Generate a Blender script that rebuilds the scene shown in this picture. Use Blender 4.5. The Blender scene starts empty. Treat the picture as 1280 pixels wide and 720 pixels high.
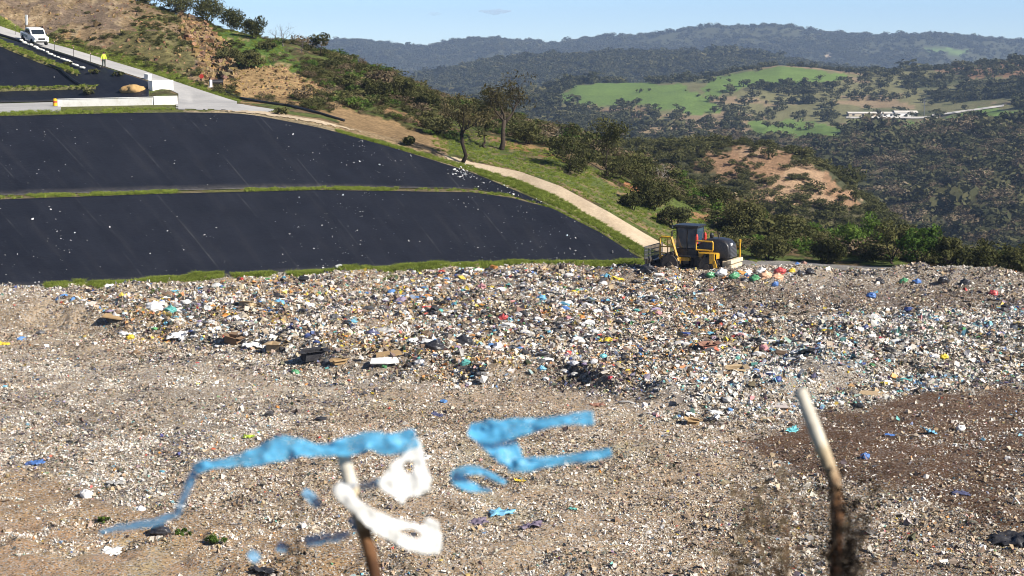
import bpy, bmesh, math, random
import numpy as np
from mathutils import Vector, Matrix

random.seed(7)
RNG = np.random.default_rng(11)
R = math.radians
scene = bpy.context.scene
COL = scene.collection

# ------------------------------------------------------------------ camera model
F = 2200.0                       # focal length in pixels of the 1280 px wide photograph
YH = 55.0                        # row of the horizon
PITCH = math.atan((360.0 - YH) / F)
CP, SP = math.cos(PITCH), math.sin(PITCH)


def wz(py, D, px=640.0):
    """height of the point seen at row py at forward distance D"""
    v = (360.0 - np.asarray(py, float)) / F
    return D * (v * CP - SP) / (CP + v * SP)


def wx(px, py, D):
    v = (360.0 - np.asarray(py, float)) / F
    s = D / (CP + v * SP)
    return s * (np.asarray(px, float) - 640.0) / F


def W(px, py, D):
    return Vector((float(wx(px, py, D)), float(D), float(wz(py, D))))


def proj(x, y, z):
    c = y * CP - z * SP
    u = y * SP + z * CP
    return 640.0 + F * x / c, 360.0 - F * u / c


# ------------------------------------------------------------------ noise
def _hash(ix, iy, seed):
    h = (ix.astype(np.int64) * 374761393 + iy.astype(np.int64) * 668265263 + seed * 1442695041) & 0xFFFFFFFF
    h = ((h ^ (h >> 13)) * 1274126177) & 0xFFFFFFFF
    h = h ^ (h >> 16)
    return (h & 0xFFFF) / 65535.0


def vnoise(x, y, seed=0):
    x = np.asarray(x, float); y = np.asarray(y, float)
    ix = np.floor(x); iy = np.floor(y)
    fx = x - ix; fy = y - iy
    fx = fx * fx * (3 - 2 * fx); fy = fy * fy * (3 - 2 * fy)
    a = _hash(ix, iy, seed); b = _hash(ix + 1, iy, seed)
    c = _hash(ix, iy + 1, seed); d = _hash(ix + 1, iy + 1, seed)
    return (a * (1 - fx) + b * fx) * (1 - fy) + (c * (1 - fx) + d * fx) * fy


def fbm(x, y, oct=4, seed=0, gain=0.5):
    s = 0.0; a = 1.0; t = 0.0
    for i in range(oct):
        s = s + a * (vnoise(x * 2 ** i + 17.3 * i, y * 2 ** i - 9.1 * i, seed + i) - 0.5)
        t += a; a *= gain
    return s / t * 2


def sstep(a, b, x):
    t = np.clip((x - a) / (b - a), 0, 1)
    return t * t * (3 - 2 * t)


def in_poly(poly, x, y):
    x = np.asarray(x, float); y = np.asarray(y, float)
    res = np.zeros(x.shape, bool)
    n = len(poly); j = n - 1
    for i in range(n):
        xi, yi = poly[i]; xj, yj = poly[j]
        if yi != yj:
            c = ((yi > y) != (yj > y)) & (x < (xj - xi) * (y - yi) / (yj - yi) + xi)
            res ^= c
        j = i
    return res


# ------------------------------------------------------------------ tags
def tag(o, label=None, cat=None, group=None, kind=None):
    if label: o['label'] = label
    if cat: o['category'] = cat
    if group: o['group'] = group
    if kind: o['kind'] = kind
    return o


def empty(name, loc, label, cat, group=None, rotz=0.0):
    o = bpy.data.objects.new(name, None)
    o.empty_display_size = 0.3
    o.location = loc; o.rotation_euler = (0, 0, rotz)
    COL.objects.link(o)
    return tag(o, label, cat, group)


def link(name, me, mat=None, parent=None):
    o = bpy.data.objects.new(name, me)
    if mat is not None and not me.materials:
        me.materials.append(mat)
    COL.objects.link(o)
    if parent is not None: o.parent = parent
    return o


def mesh_np(name, V, faces_sizes, loops, col=None, smooth=False, uv=None):
    """fast mesh: V (n,3); faces_sizes (m,), loops flat vertex index"""
    me = bpy.data.meshes.new(name)
    V = np.asarray(V, np.float32)
    me.vertices.add(len(V)); me.vertices.foreach_set('co', V.ravel())
    loops = np.asarray(loops, np.int32).ravel()
    fs = np.asarray(faces_sizes, np.int32)
    me.loops.add(len(loops)); me.loops.foreach_set('vertex_index', loops)
    st = np.concatenate([[0], np.cumsum(fs)[:-1]]).astype(np.int32)
    me.polygons.add(len(fs)); me.polygons.foreach_set('loop_start', st)
    me.polygons.foreach_set('loop_total', fs)
    me.polygons.foreach_set('use_smooth', np.full(len(fs), smooth, bool))
    if col is not None:
        c = np.ones((len(V), 4), np.float32); c[:, :3] = col
        a = me.attributes.new('tone', 'FLOAT_COLOR', 'POINT')
        a.data.foreach_set('color', c.ravel())
    me.update(calc_edges=True)
    me.validate()
    return me


def grid_mesh(name, P, col=None, smooth=True, mask=None):
    """P (rows, cols, 3)"""
    n, m = P.shape[:2]
    idx = np.arange(n * m).reshape(n, m)
    q = np.stack([idx[:-1, :-1], idx[:-1, 1:], idx[1:, 1:], idx[1:, :-1]], -1).reshape(-1, 4)
    if mask is not None:
        q = q[mask.reshape(-1)]
    c = None if col is None else col.reshape(-1, 3)
    return mesh_np(name, P.reshape(-1, 3), np.full(len(q), 4), q, c, smooth)


# ------------------------------------------------------------------ bmesh shapes
def bm_box(bm, c, s, rot=None, bevel=0.0):
    r = bmesh.ops.create_cube(bm, size=1.0)
    vs = r['verts']
    bmesh.ops.scale(bm, vec=s, verts=vs)
    if bevel:
        es = list({e for v in vs for e in v.link_edges})
        r2 = bmesh.ops.bevel(bm, geom=es, offset=bevel, segments=2, affect='EDGES', profile=0.6)
        vs = list({v for f in r2['faces'] for v in f.verts} | {v for v in vs if v.is_valid})
    if rot is not None:
        bmesh.ops.rotate(bm, cent=(0, 0, 0), matrix=rot, verts=vs)
    bmesh.ops.translate(bm, vec=c, verts=vs)
    return vs


def bm_tube(bm, pts, radii, seg=8, cap=True):
    pts = [Vector(p) for p in pts]
    if not hasattr(radii, '__len__'): radii = [radii] * len(pts)
    rings = []
    n = len(pts)
    ref = None
    for i, p in enumerate(pts):
        t = (pts[min(i + 1, n - 1)] - pts[max(i - 1, 0)]).normalized()
        if ref is None:
            ref = t.orthogonal().normalized()
        ref = (ref - t * ref.dot(t))
        ref = ref.normalized() if ref.length > 1e-6 else t.orthogonal().normalized()
        b = t.cross(ref)
        rings.append([bm.verts.new(p + (ref * math.cos(2 * math.pi * k / seg) + b * math.sin(2 * math.pi * k / seg)) * radii[i]) for k in range(seg)])
    for a, b in zip(rings[:-1], rings[1:]):
        for k in range(seg):
            bm.faces.new((a[k], a[(k + 1) % seg], b[(k + 1) % seg], b[k]))
    if cap:
        bm.faces.new(list(reversed(rings[0]))); bm.faces.new(rings[-1])
    return rings


def bm_prism(bm, prof, y0, y1, axis='y'):
    """extrude a closed profile of (a, z) along the y axis"""
    A = [bm.verts.new((a, y0, z)) for a, z in prof]
    B = [bm.verts.new((a, y1, z)) for a, z in prof]
    n = len(prof)
    for k in range(n):
        bm.faces.new((A[k], A[(k + 1) % n], B[(k + 1) % n], B[k]))
    bm.faces.new(list(reversed(A))); bm.faces.new(B)
    return A + B


def done(bm, name, mat, parent=None, smooth=False, bevel=0.0):
    bmesh.ops.recalc_face_normals(bm, faces=bm.faces)
    me = bpy.data.meshes.new(name)
    bm.to_mesh(me); bm.free()
    if smooth:
        me.polygons.foreach_set('use_smooth', np.ones(len(me.polygons), bool))
    o = link(name, me, mat, parent)
    if bevel:
        b = o.modifiers.new('bevel', 'BEVEL'); b.width = bevel; b.segments = 2; b.limit_method = 'ANGLE'
    return o


# ------------------------------------------------------------------ materials
class NT:
    def __init__(self, name):
        self.m = bpy.data.materials.new(name); self.m.use_nodes = True
        self.t = self.m.node_tree; self.t.nodes.clear()
        self.out = self.t.nodes.new('ShaderNodeOutputMaterial')

    def n(self, typ, **kw):
        nd = self.t.nodes.new(typ)
        for k, v in kw.items(): setattr(nd, k, v)
        return nd

    def l(self, a, b): self.t.links.new(a, b)

    def noise(self, scale, detail=4, rough=0.6, coord=None, dist=0.0):
        nd = self.n('ShaderNodeTexNoise'); nd.inputs['Scale'].default_value = scale
        nd.inputs['Detail'].default_value = detail; nd.inputs['Roughness'].default_value = rough
        nd.inputs['Distortion'].default_value = dist
        if coord is None: coord = self.obj()
        self.l(coord, nd.inputs['Vector'])
        return nd

    def obj(self):
        if not hasattr(self, '_o'): self._o = self.n('ShaderNodeTexCoord')
        return self._o.outputs['Object']

    def ramp(self, fac, stops, interp='LINEAR'):
        r = self.n('ShaderNodeValToRGB'); r.color_ramp.interpolation = interp
        el = r.color_ramp.elements
        while len(el) < len(stops): el.new(0.5)
        for e, (p, c) in zip(el, stops):
            e.position = p
            e.color = (c, c, c, 1) if not hasattr(c, '__len__') else (*c, 1)
        self.l(fac, r.inputs['Fac'])
        return r.outputs['Color']

    def mix(self, fac, a, b, mode='MIX'):
        x = self.n('ShaderNodeMix', data_type='RGBA', blend_type=mode)
        for s, v in ((x.inputs['Factor'], fac), (x.inputs['A'], a), (x.inputs['B'], b)):
            if isinstance(v, bpy.types.NodeSocket): self.l(v, s)
            elif hasattr(v, '__len__'): s.default_value = (*v, 1)
            else: s.default_value = v if s.type == 'VALUE' else (v, v, v, 1)
        return x.outputs['Result']

    def pbsdf(self, color, rough=0.9, metal=0.0, spec=0.3, bump=None, bump_d=0.02, bump_s=1.0, **kw):
        p = self.n('ShaderNodeBsdfPrincipled')
        def put(s, v):
            if isinstance(v, bpy.types.NodeSocket): self.l(v, s)
            elif hasattr(v, '__len__'): s.default_value = (*v, 1)
            else: s.default_value = v
        put(p.inputs['Base Color'], color); put(p.inputs['Roughness'], rough); put(p.inputs['Metallic'], metal)
        put(p.inputs['Specular IOR Level'], spec)
        for k, v in kw.items(): put(p.inputs[k], v)
        if bump is not None:
            b = self.n('ShaderNodeBump'); b.inputs['Distance'].default_value = bump_d; b.inputs['Strength'].default_value = bump_s
            self.l(bump, b.inputs['Height']); self.l(b.outputs['Normal'], p.inputs['Normal'])
        return p.outputs['BSDF']

    def end(self, sh):
        self.l(sh, self.out.inputs['Surface']); return self.m


def plain(name, c, rough=0.6, metal=0.0, spec=0.4, var=0.25, scale=3.0, dirt=None, bump=0.0):
    """paint / metal / plastic with uneven tone and dirt patches"""
    t = NT(name)
    nz = t.noise(scale, 6, 0.65)
    col = t.mix(t.ramp(nz.outputs['Fac'], [(0.3, 1 - var), (0.7, 1 + var * 0.3)]), (0, 0, 0), c, 'MIX') if False else \
        t.mix(1.0, c, t.ramp(nz.outputs['Fac'], [(0.3, 1 - var), (0.7, 1.0)]), 'MULTIPLY')
    if dirt is not None:
        n2 = t.noise(scale * 1.7, 8, 0.75)
        col = t.mix(t.ramp(n2.outputs['Fac'], [(0.48, 0.0), (0.66, 0.8)]), col, dirt)
    return t.end(t.pbsdf(col, rough, metal, spec, nz.outputs['Fac'] if bump else None, bump))


def toned(name, rough=0.85, spec=0.25, scales=(0.6, 4.0), amp=(0.35, 0.4), bump=(3.0, 0.1), transl=0.0):
    """surface whose own colour is stored per vertex, broken up by fine procedural noise"""
    t = NT(name)
    a = t.n('ShaderNodeAttribute', attribute_name='tone')
    col = a.outputs['Color']
    for s, am in zip(scales, amp):
        nz = t.noise(s, 8, 0.7)
        col = t.mix(1.0, col, t.ramp(nz.outputs['Fac'], [(0.28, 1 - am), (0.72, 1 + am * 0.6)]), 'MULTIPLY')
    bn = t.noise(bump[0], 8, 0.75)
    sh = t.pbsdf(col, rough, 0, spec, bn.outputs['Fac'] if bump[1] else None, bump[1])
    if transl:
        tr = t.n('ShaderNodeBsdfTranslucent'); t.l(col, tr.inputs['Color'])
        mx = t.n('ShaderNodeMixShader'); mx.inputs[0].default_value = transl
        t.l(sh, mx.inputs[1]); t.l(tr.outputs[0], mx.inputs[2]); sh = mx.outputs[0]
    return t.end(sh)


def leafy(name, dark, mid, light, transl=0.25):
    """foliage: every plant its own tone, every clump of leaves lighter or darker"""
    t = NT(name)
    oi = t.n('ShaderNodeObjectInfo')
    a = t.n('ShaderNodeAttribute', attribute_name='tone')
    sep = t.n('ShaderNodeSeparateColor'); t.l(a.outputs['Color'], sep.inputs[0])
    m = t.n('ShaderNodeMath', operation='MULTIPLY_ADD'); t.l(oi.outputs['Random'], m.inputs[0])
    m.inputs[1].default_value = 0.55; t.l(sep.outputs[0], m.inputs[2])
    m2 = t.n('ShaderNodeMath', operation='MULTIPLY'); t.l(m.outputs[0], m2.inputs[0]); m2.inputs[1].default_value = 0.68
    col = t.ramp(m2.outputs[0], [(0.05, dark), (0.5, mid), (1.0, light)])
    d = t.n('ShaderNodeBsdfDiffuse'); t.l(col, d.inputs['Color'])
    tr = t.n('ShaderNodeBsdfTranslucent'); t.l(col, tr.inputs['Color'])
    mx = t.n('ShaderNodeMixShader'); mx.inputs[0].default_value = transl
    t.l(d.outputs[0], mx.inputs[1]); t.l(tr.outputs[0], mx.inputs[2])
    return t.end(mx.outputs[0])
HAZE = 0.85e-4
# ================================================================== TERRAIN SHEET
ZT = -18.4                                      # level of the waste fill
PX0, PX1, NPX = -420.0, 1720.0, 760
cols = np.linspace(PX0, PX1, NPX)


def tab(d):
    k = sorted(d)
    v = [d[i] for i in k]
    if isinstance(v[0], tuple):
        return np.interp(cols, k, [a[0] for a in v]), np.interp(cols, k, [a[1] for a in v])
    return np.interp(cols, k, v)


def smooth_cols(a, n=5):
    ker = np.ones(n) / n
    return np.convolve(np.pad(a, n // 2, mode='edge'), ker, 'valid')


def slope_hit(D0, z0, m, py):
    """first point of a bank of slope m starting at (D0,z0) that is seen at row py"""
    D = np.array(D0, float)
    for _ in range(30):
        D = np.maximum(D0 + (wz(py, D) - z0) / m, D0 + 0.02)
    return D


def plane_D(py, z):
    v = (360.0 - np.asarray(py, float)) / F
    return z * (CP + v * SP) / (v * CP - SP)


rows = []                                       # (D, z) per column
yA = tab({-420: 374, 0: 362, 100: 358, 200: 352, 400: 341, 600: 333, 805: 329, 835: 329, 900: 331, 1000: 335, 1280: 345, 1720: 353})
DA = plane_D(yA, ZT)
yB = tab({-420: 262, 0: 250, 200: 243, 400: 238, 590: 241, 640: 248, 690: 261, 750: 291, 805: 327, 835: 328.5, 900: 330.7, 1000: 334.7, 1280: 344.7, 1720: 352.7})
DB = slope_hit(DA, ZT, 0.5, yB); zB = wz(yB, DB)
yC = tab({-420: 256, 0: 245, 200: 239, 400: 234.5, 590: 236.5, 640: 245, 690: 259.5, 750: 290, 805: 326.6, 835: 328.2, 900: 330.4, 1000: 334.4, 1280: 344.4, 1720: 352.4})
DC = DB + np.interp(cols, [-400, 590, 690, 800], [3.2, 3.0, 0.6, 0.2]); zC = wz(yC, DC)
yE = tab({-420: 152, 0: 146, 150: 142, 240: 141, 310: 143, 400: 160, 500: 188, 590: 216, 650: 241, 690: 258.8, 750: 289.4, 805: 326.2, 835: 327.9, 900: 330.1, 1000: 334.1, 1280: 344.1, 1720: 352.1})
yE = smooth_cols(yE, 15)
yE = np.minimum(yE, yC - 0.3)
DE = slope_hit(DC, zC, 0.5, yE); zE = wz(yE, DE)
yV = tab({-420: 150, 0: 143.5, 150: 139.5, 240: 138.5, 310: 140.5, 400: 157, 500: 184, 590: 208.5, 650: 226.5, 700: 248, 760: 284, 805: 310, 835: 318, 900: 329, 1000: 333, 1280: 343.5, 1720: 351.5})
DV = DE + np.interp(cols, [-400, 310, 590, 650, 700, 760, 835, 900], [1.2, 1.2, 2.0, 3.6, 3.2, 2.5, 1.5, 1.2]); zV = wz(yV, DV)
yT, DT = tab({-420: (134, 188), 0: (130, 186), 75: (128, 185), 150: (126, 183), 200: (124, 181), 235: (130, 174), 300: (135, 171), 400: (151, 168), 500: (178, 167), 590: (203, 165), 650: (215, 163), 700: (233, 160), 760: (265, 156.5), 805: (292, 155), 835: (309, 154), 900: (326, 153), 1000: (330.5, 151), 1280: (342.5, 143.5), 1720: (350, 141)})
yR1, DR1 = tab({-420: (-30, 285), -100: (25, 226), 0: (47, 206), 60: (62, 203), 128: (84, 197), 190: (104, 190), 225: (120, 184), 240: (128, 180), 300: (131, 176), 400: (146, 173), 500: (172, 171), 590: (196, 169), 700: (227, 164), 760: (258, 160), 805: (285, 158), 835: (302, 157), 900: (322, 156), 1000: (328, 154), 1280: (341.5, 146), 1720: (349, 144)})
yR2, DR2 = tab({-420: (-48, 300), -100: (8, 240), 0: (33, 219), 60: (54, 215), 80: (59, 213), 130: (74, 208), 180: (89, 202), 215: (101, 197), 260: (116, 190), 295: (127, 184), 340: (129, 184), 400: (138, 182), 500: (163, 181), 590: (186, 180), 700: (214, 174), 760: (243, 169), 805: (268, 166), 835: (284, 165), 900: (308, 163), 1000: (318, 159), 1280: (339, 149), 1720: (347, 147)})
yH, DH = tab({-420: (-110, 315), -100: (-38, 254), 0: (-10, 233), 60: (6, 230), 130: (22, 226), 180: (36, 222), 235: (62, 214), 262: (88, 206), 300: (90, 203), 350: (92, 202), 400: (103, 200), 500: (137, 199), 590: (161, 197), 700: (190, 192), 800: (228, 187), 900: (280, 178), 1000: (306, 168), 1280: (337, 151), 1720: (345, 149)})
yG, DG = tab({-420: (-190, 345), 0: (-85, 262), 60: (-52, 258), 130: (-20, 254), 170: (0, 250), 250: (28, 243), 330: (49, 236), 370: (58, 233), 420: (73, 229), 520: (111, 223), 600: (136, 219), 700: (168, 213), 800: (208, 205), 900: (262, 193), 1000: (298, 177), 1100: (319, 164), 1200: (330, 157), 1280: (336, 153), 1720: (344, 151)})
zT, zR1, zR2, zH, zG = wz(yT, DT), wz(yR1, DR1), wz(yR2, DR2), wz(yH, DH), wz(yG, DG)
rows += [(DA - 3, np.full(NPX, ZT - 1.0)), (DA, np.full(NPX, ZT)), (DB, zB), (DC, zC), (DE, zE), (DV, zV), (DT, zT), (DR1, zR1), (DR2, zR2), (DH, zH), (DG, zG)]
# beyond the ridge: valley, spur, scrub slope, field hill, two far ridges
rows.append((DG + 45, zG - 22))
rows.append((np.full(NPX, 310.0), np.full(NPX, -50.0)))
yS2, DS2 = tab({-420: (150, 430), 400: (165, 420), 600: (178, 420), 700: (178, 420), 800: (180, 415), 870: (179, 410), 950: (182, 405), 990: (191, 400), 1040: (216, 390), 1080: (248, 382), 1130: (292, 374), 1200: (335, 366), 1720: (380, 360)})
rows.append((DS2, wz(yS2, DS2)))
rows.append((np.full(NPX, 540.0), np.full(NPX, -78.0)))
rows.append((np.full(NPX, 800.0), wz(tab({-420: 240, 700: 238, 900: 232, 1000: 240, 1280: 225, 1720: 220}), 800.0)))
yS5 = tab({-420: 185, 600: 188, 700: 190, 800: 190, 900: 180, 1000: 176, 1100: 168, 1200: 158, 1280: 150, 1720: 140})
rows.append((np.full(NPX, 1000.0), wz(yS5, 1000.0)))
yS6 = tab({-420: 165, 600: 160, 700: 158, 800: 152, 900: 148, 1000: 150, 1060: 147, 1150: 147, 1250: 133, 1300: 126, 1720: 110})
rows.append((np.full(NPX, 1230.0), wz(yS6, 1230.0)))
yS7, DS7 = tab({-420: (135, 1600), 400: (140, 1600), 600: (128, 1550), 680: (118, 1500), 720: (106, 1500), 800: (101, 1500), 880: (97, 1500), 930: (89, 1530), 975: (84, 1550), 1040: (91, 1550), 1080: (96, 1550), 1150: (90, 1600), 1200: (85, 1600), 1280: (75, 1600), 1720: (60, 1600)})
rows.append((DS7, wz(yS7, DS7)))
rows.append((np.full(NPX, 2000.0), np.full(NPX, -85.0)))
yS9 = tab({-420: 108, 400: 108, 500: 103, 560: 90, 600: 82, 700: 74, 800: 69, 900: 67, 960: 74, 1020: 86, 1100: 92, 1280: 84, 1720: 80})
rows.append((np.full(NPX, 2600.0), wz(yS9, 2600.0)))
rows.append((np.full(NPX, 3300.0), np.full(NPX, -130.0)))
yS11 = tab({-420: 52, 300: 54, 385: 53, 450: 52, 520: 58, 560: 56, 600: 51, 622: 47, 645: 50, 685: 56, 740: 50, 800: 44, 860: 38, 930: 36, 1000: 37, 1050: 41, 1095: 48, 1130: 44, 1180: 44, 1230: 49, 1280: 55, 1400: 58, 1720: 50})
rows.append((np.full(NPX, 4800.0), wz(yS11, 4800.0)))
rows.append((np.full(NPX, 6200.0), np.full(NPX, -150.0)))
rows.append((np.full(NPX, 14000.0), np.full(NPX, -150.0)))
NSEG = [4, 26, 5, 26, 5, 9, 18, 10, 26, 24, 12, 14, 22, 16, 22, 24, 26, 26, 10, 18, 10, 26, 6, 4]
KD = np.array([r[0] for r in rows]); KZ = np.array([r[1] for r in rows])
# monotone cubic slopes per column
dK = np.diff(KZ, axis=0) / np.diff(KD, axis=0)
M = np.zeros_like(KZ)
for k in range(1, len(rows) - 1):
    a, b = dK[k - 1], dK[k]
    ok = a * b > 0
    M[k] = np.where(ok, 2 * a * b / np.where(ok, a + b, 1), 0)
M[0] = dK[0]; M[-1] = dK[-1]
gD, gZ, gS = [], [], []
RI = [0]                                        # grid row index of every control row
for k, n in enumerate(NSEG):
    for i in range(n):
        u = i / n
        D = KD[k] + (KD[k + 1] - KD[k]) * u
        h = KD[k + 1] - KD[k]
        if k < 6:
            z = KZ[k] * (1 - u) + KZ[k + 1] * u
        else:
            z = ((2 * u ** 3 - 3 * u * u + 1) * KZ[k] + (u ** 3 - 2 * u * u + u) * h * M[k]
                 + (-2 * u ** 3 + 3 * u * u) * KZ[k + 1] + (u ** 3 - u * u) * h * M[k + 1])
        gD.append(D); gZ.append(z); gS.append(np.full(NPX, k + u))
    RI.append(len(gD))
gD.append(KD[-1]); gZ.append(KZ[-1]); gS.append(np.full(NPX, float(len(NSEG))))
GD = np.array(gD); GZ = np.array(gZ); GS = np.array(gS)
GX = GD * ((cols[None, :] - 640.0) / F) * (1.0 / CP)
# refine x so that columns stay at their pixel (height matters a little)
for _ in range(3):
    c = GD * CP - GZ * SP
    GX = c * (cols[None, :] - 640.0) / F
# roughness of the natural ground
amp = np.zeros_like(GD)
amp = np.where(GS > 6.0, sstep(6.0, 7.0, GS) * 0.12, amp)
amp = np.where(GS > 8.0, 0.12 + sstep(8.0, 8.5, GS) * 0.45, amp)
amp = np.where(GS > 11.0, 1.2, amp)
amp = np.where(GS > 13.0, 0.0035 * GD, amp)
left_road = (cols[None, :] < 300) & (GS < 8.05)
amp = np.where(left_road, amp * 0.15, amp)
amp = np.where((cols[None, :] > 830) & (GS > 5) & (GS < 9), np.maximum(amp, 0.12), amp)
wl = np.clip(GD * 0.035, 6.0, 160.0)
nz = 0
for s, (l, w) in enumerate(((6.0, 1.0), (30.0, 1.0), (140.0, 1.0))):
    lo = [0, 230, 1200][s]; hi = [330, 1500, 1e9][s]
    wgt = sstep(lo, lo * 1.3 + 1, GD) * (1 - sstep(hi * 0.75, hi, GD))
    nz = nz + wgt * fbm(GX / l, GD / l, 4, 20 + 10 * s)
GZ = GZ + amp * nz
GPX = np.broadcast_to(cols[None, :], GD.shape)
_, GPY = proj(GX, GD, GZ)
# gullies in the cut face of the hill, rock at its right end
face = sstep(8.0, 8.25, GS) * (1 - sstep(9.3, 9.9, GS)) * (1 - sstep(255, 300, GPX))
GZ = GZ + face * 0.55 * fbm(GX / 2.2 + GD * 0.10, GD / 7.0, 4, 70)
rock = in_poly([(215, 12), (252, 25), (280, 52), (300, 98), (258, 104), (240, 60)], GPX + 10 * fbm(GPX / 12, GPY / 12, 3, 5), GPY)
GZ = GZ + np.where(rock, 0.6 * fbm(GX / 1.1, GD / 1.4, 4, 31), 0)
_, GPY = proj(GX, GD, GZ)


# ------------------------------------------------------------------ colours of the ground
def paint(col, m, c, w=1.0):
    m = np.asarray(m, float)[..., None] * w
    return col * (1 - m) + np.array(c) * m


def soft_poly(poly, jit=6.0, sc=18.0, seed=1):
    a = GPX + jit * fbm(GPX / sc, GPY / sc * 2.2, 4, seed)
    b = GPY + jit * 0.55 * fbm(GPX / sc + 50, GPY / sc * 2.2, 4, seed + 7)
    return in_poly(poly, a, b)


n1 = fbm(GX / 3.0, GD / 3.0, 5, 101); n2 = fbm(GX / 9.0, GD / 9.0, 4, 111); n3 = fbm(GX / 70.0, GD / 70.0, 5, 121); n4 = fbm(GX / 260.0, GD / 260.0, 5, 131)
TN = (n1, n2, n3, n4)
C = np.zeros(GD.shape + (3,)); C[:] = (0.10, 0.095, 0.04)
near = GS < 11.5
C = paint(C, near & (n1 > 0.05), (0.13, 0.16, 0.045))
C = paint(C, near & (n1 < -0.22), (0.22, 0.155, 0.085))
C = paint(C, near & (GPX > 300) & (n2 + 0.5 * n1 > 0.34), (0.38, 0.25, 0.12))
# ochre cut hill at the left
hill = (GS > 8.0) & (GS < 11) & (GPX < 262 + 14 * n1)
C = paint(C, hill, (0.30, 0.215, 0.125))
C = paint(C, hill & (n2 > 0.18), (0.36, 0.235, 0.12))
n5 = fbm(GX / 1.0, GD / 2.2, 4, 141)
C = paint(C, hill & (n5 > 0.22), (0.20, 0.14, 0.085))
C = paint(C, hill & (n5 < -0.3), (0.42, 0.32, 0.20))
C = paint(C, hill & (n1 + n2 > 0.22), (0.15, 0.16, 0.05))
C = paint(C, hill & (n2 - 0.6 * n1 < -0.28), (0.23, 0.17, 0.12))
C = paint(C, soft_poly([(150, 40), (215, 40), (250, 70), (235, 95), (190, 82), (130, 62)], 8), (0.15, 0.155, 0.05), 0.7)
C = paint(C, rock, (0.42, 0.29, 0.145))
C = paint(C, rock & (n1 < -0.1), (0.22, 0.15, 0.08))
hump = soft_poly([(248, 22), (300, 34), (345, 48), (385, 88), (350, 92), (300, 84), (278, 60)], 7)
C = paint(C, hump, (0.115, 0.185, 0.04))
C = paint(C, hump & (n1 > 0.25), (0.33, 0.26, 0.13))
C = paint(C, soft_poly([(258, 92), (300, 86), (350, 83), (405, 112), (395, 124), (300, 121), (270, 108)], 6), (0.46, 0.31, 0.15))
C = paint(C, soft_poly([(405, 128), (480, 148), (560, 178), (610, 192), (612, 199), (540, 187), (430, 158)], 9), (0.40, 0.27, 0.14))
C = paint(C, soft_poly([(630, 178), (690, 195), (745, 224), (732, 240), (690, 218), (635, 194)], 8), (0.42, 0.23, 0.10))
C = paint(C, soft_poly([(470, 128), (530, 150), (600, 168), (640, 178), (620, 186), (560, 170), (480, 142)], 10), (0.36, 0.23, 0.12))
C = paint(C, soft_poly([(775, 225), (800, 235), (804, 244), (780, 234)], 5), (0.42, 0.20, 0.10))
C = paint(C, soft_poly([(860, 262), (885, 270), (880, 282), (858, 272)], 5), (0.38, 0.22, 0.11))
# verges and benches
C = paint(C, (GS > 8.0) & (GS < 8.3 + 0.15 * n1) & (GPX < 300), (0.17, 0.20, 0.045))
vg = (GS > 6.6) & (GS < 8.6 + 0.5 * n1) & (GPX > 560) & (GPX < 960)
C = paint(C, vg, (0.135, 0.17, 0.05))
C = paint(C, vg & (n5 > 0.16), (0.25, 0.21, 0.10))
C = paint(C, vg & (n1 + n2 < -0.26), (0.34, 0.24, 0.13))
C = paint(C, (GS > 2) & (GS < 3), (0.20, 0.195, 0.07))
C = paint(C, (GS > 2) & (GS < 3) & (n1 < -0.1), (0.26, 0.215, 0.12))
C = paint(C, (GS >= 4) & (GS < 6), (0.17, 0.18, 0.06))
C = paint(C, (GS >= 4.15) & (GS < 5.7) & (n1 > 0.0) & (GPX > 230), (0.36, 0.29, 0.18))
C = paint(C, (GS >= 5.3) & (GS < 6.4) & (GPX > 300) & (GPX < 560) & (n1 > -0.25), (0.40, 0.29, 0.165))
C = paint(C, (GS >= 4) & (GS < 4.4) & (GPX > 80) & (GPX < 330), (0.5, 0.45, 0.36))
C = paint(C, (GS >= 1) & (GS < 7) & (GPX > 842), (0.33, 0.31, 0.29))
C = paint(C, (GS > 7.0) & (GS < 9.5) & (GPX > 842) & (n1 > -0.1), (0.13, 0.17, 0.045))
# far country
far = GS >= 11.5
C = paint(C, far, (0.08, 0.083, 0.042))
C = paint(C, far & (GS < 14) & (n3 > -0.1), (0.11, 0.10, 0.055))
C = paint(C, soft_poly([(850, 212), (866, 194), (930, 182), (985, 187), (1080, 244), (1086, 258), (1040, 254), (980, 240), (930, 222), (890, 226)], 26, 34, 3) & (GS > 11.8) & (GS < 13.6) & (fbm(GX / 16, GD / 20, 4, 151) > -0.30), (0.33, 0.205, 0.12))
C = paint(C, (GS > 11.8) & (GS < 13.6) & (GPX > 840) & (GPX < 1100) & (GPY < 262) & (fbm(GX / 9, GD / 12, 4, 157) > 0.26), (0.43, 0.29, 0.18))
C = paint(C, (GS > 14) & (GS < 16) & (n3 > 0.05), (0.135, 0.115, 0.07))
C = paint(C, (GS > 14) & (GS < 16.2) & (n3 + 0.5 * n2 < -0.3), (0.22, 0.165, 0.10))
fh = (GS > 16) & (GS < 18.6)
C = paint(C, fh, (0.19, 0.18, 0.085))
C = paint(C, fh & (n3 > 0.12), (0.12, 0.13, 0.06))
C = paint(C, fh & (n3 < -0.3), (0.30, 0.22, 0.13))
green = (0.15, 0.225, 0.055)
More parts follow.
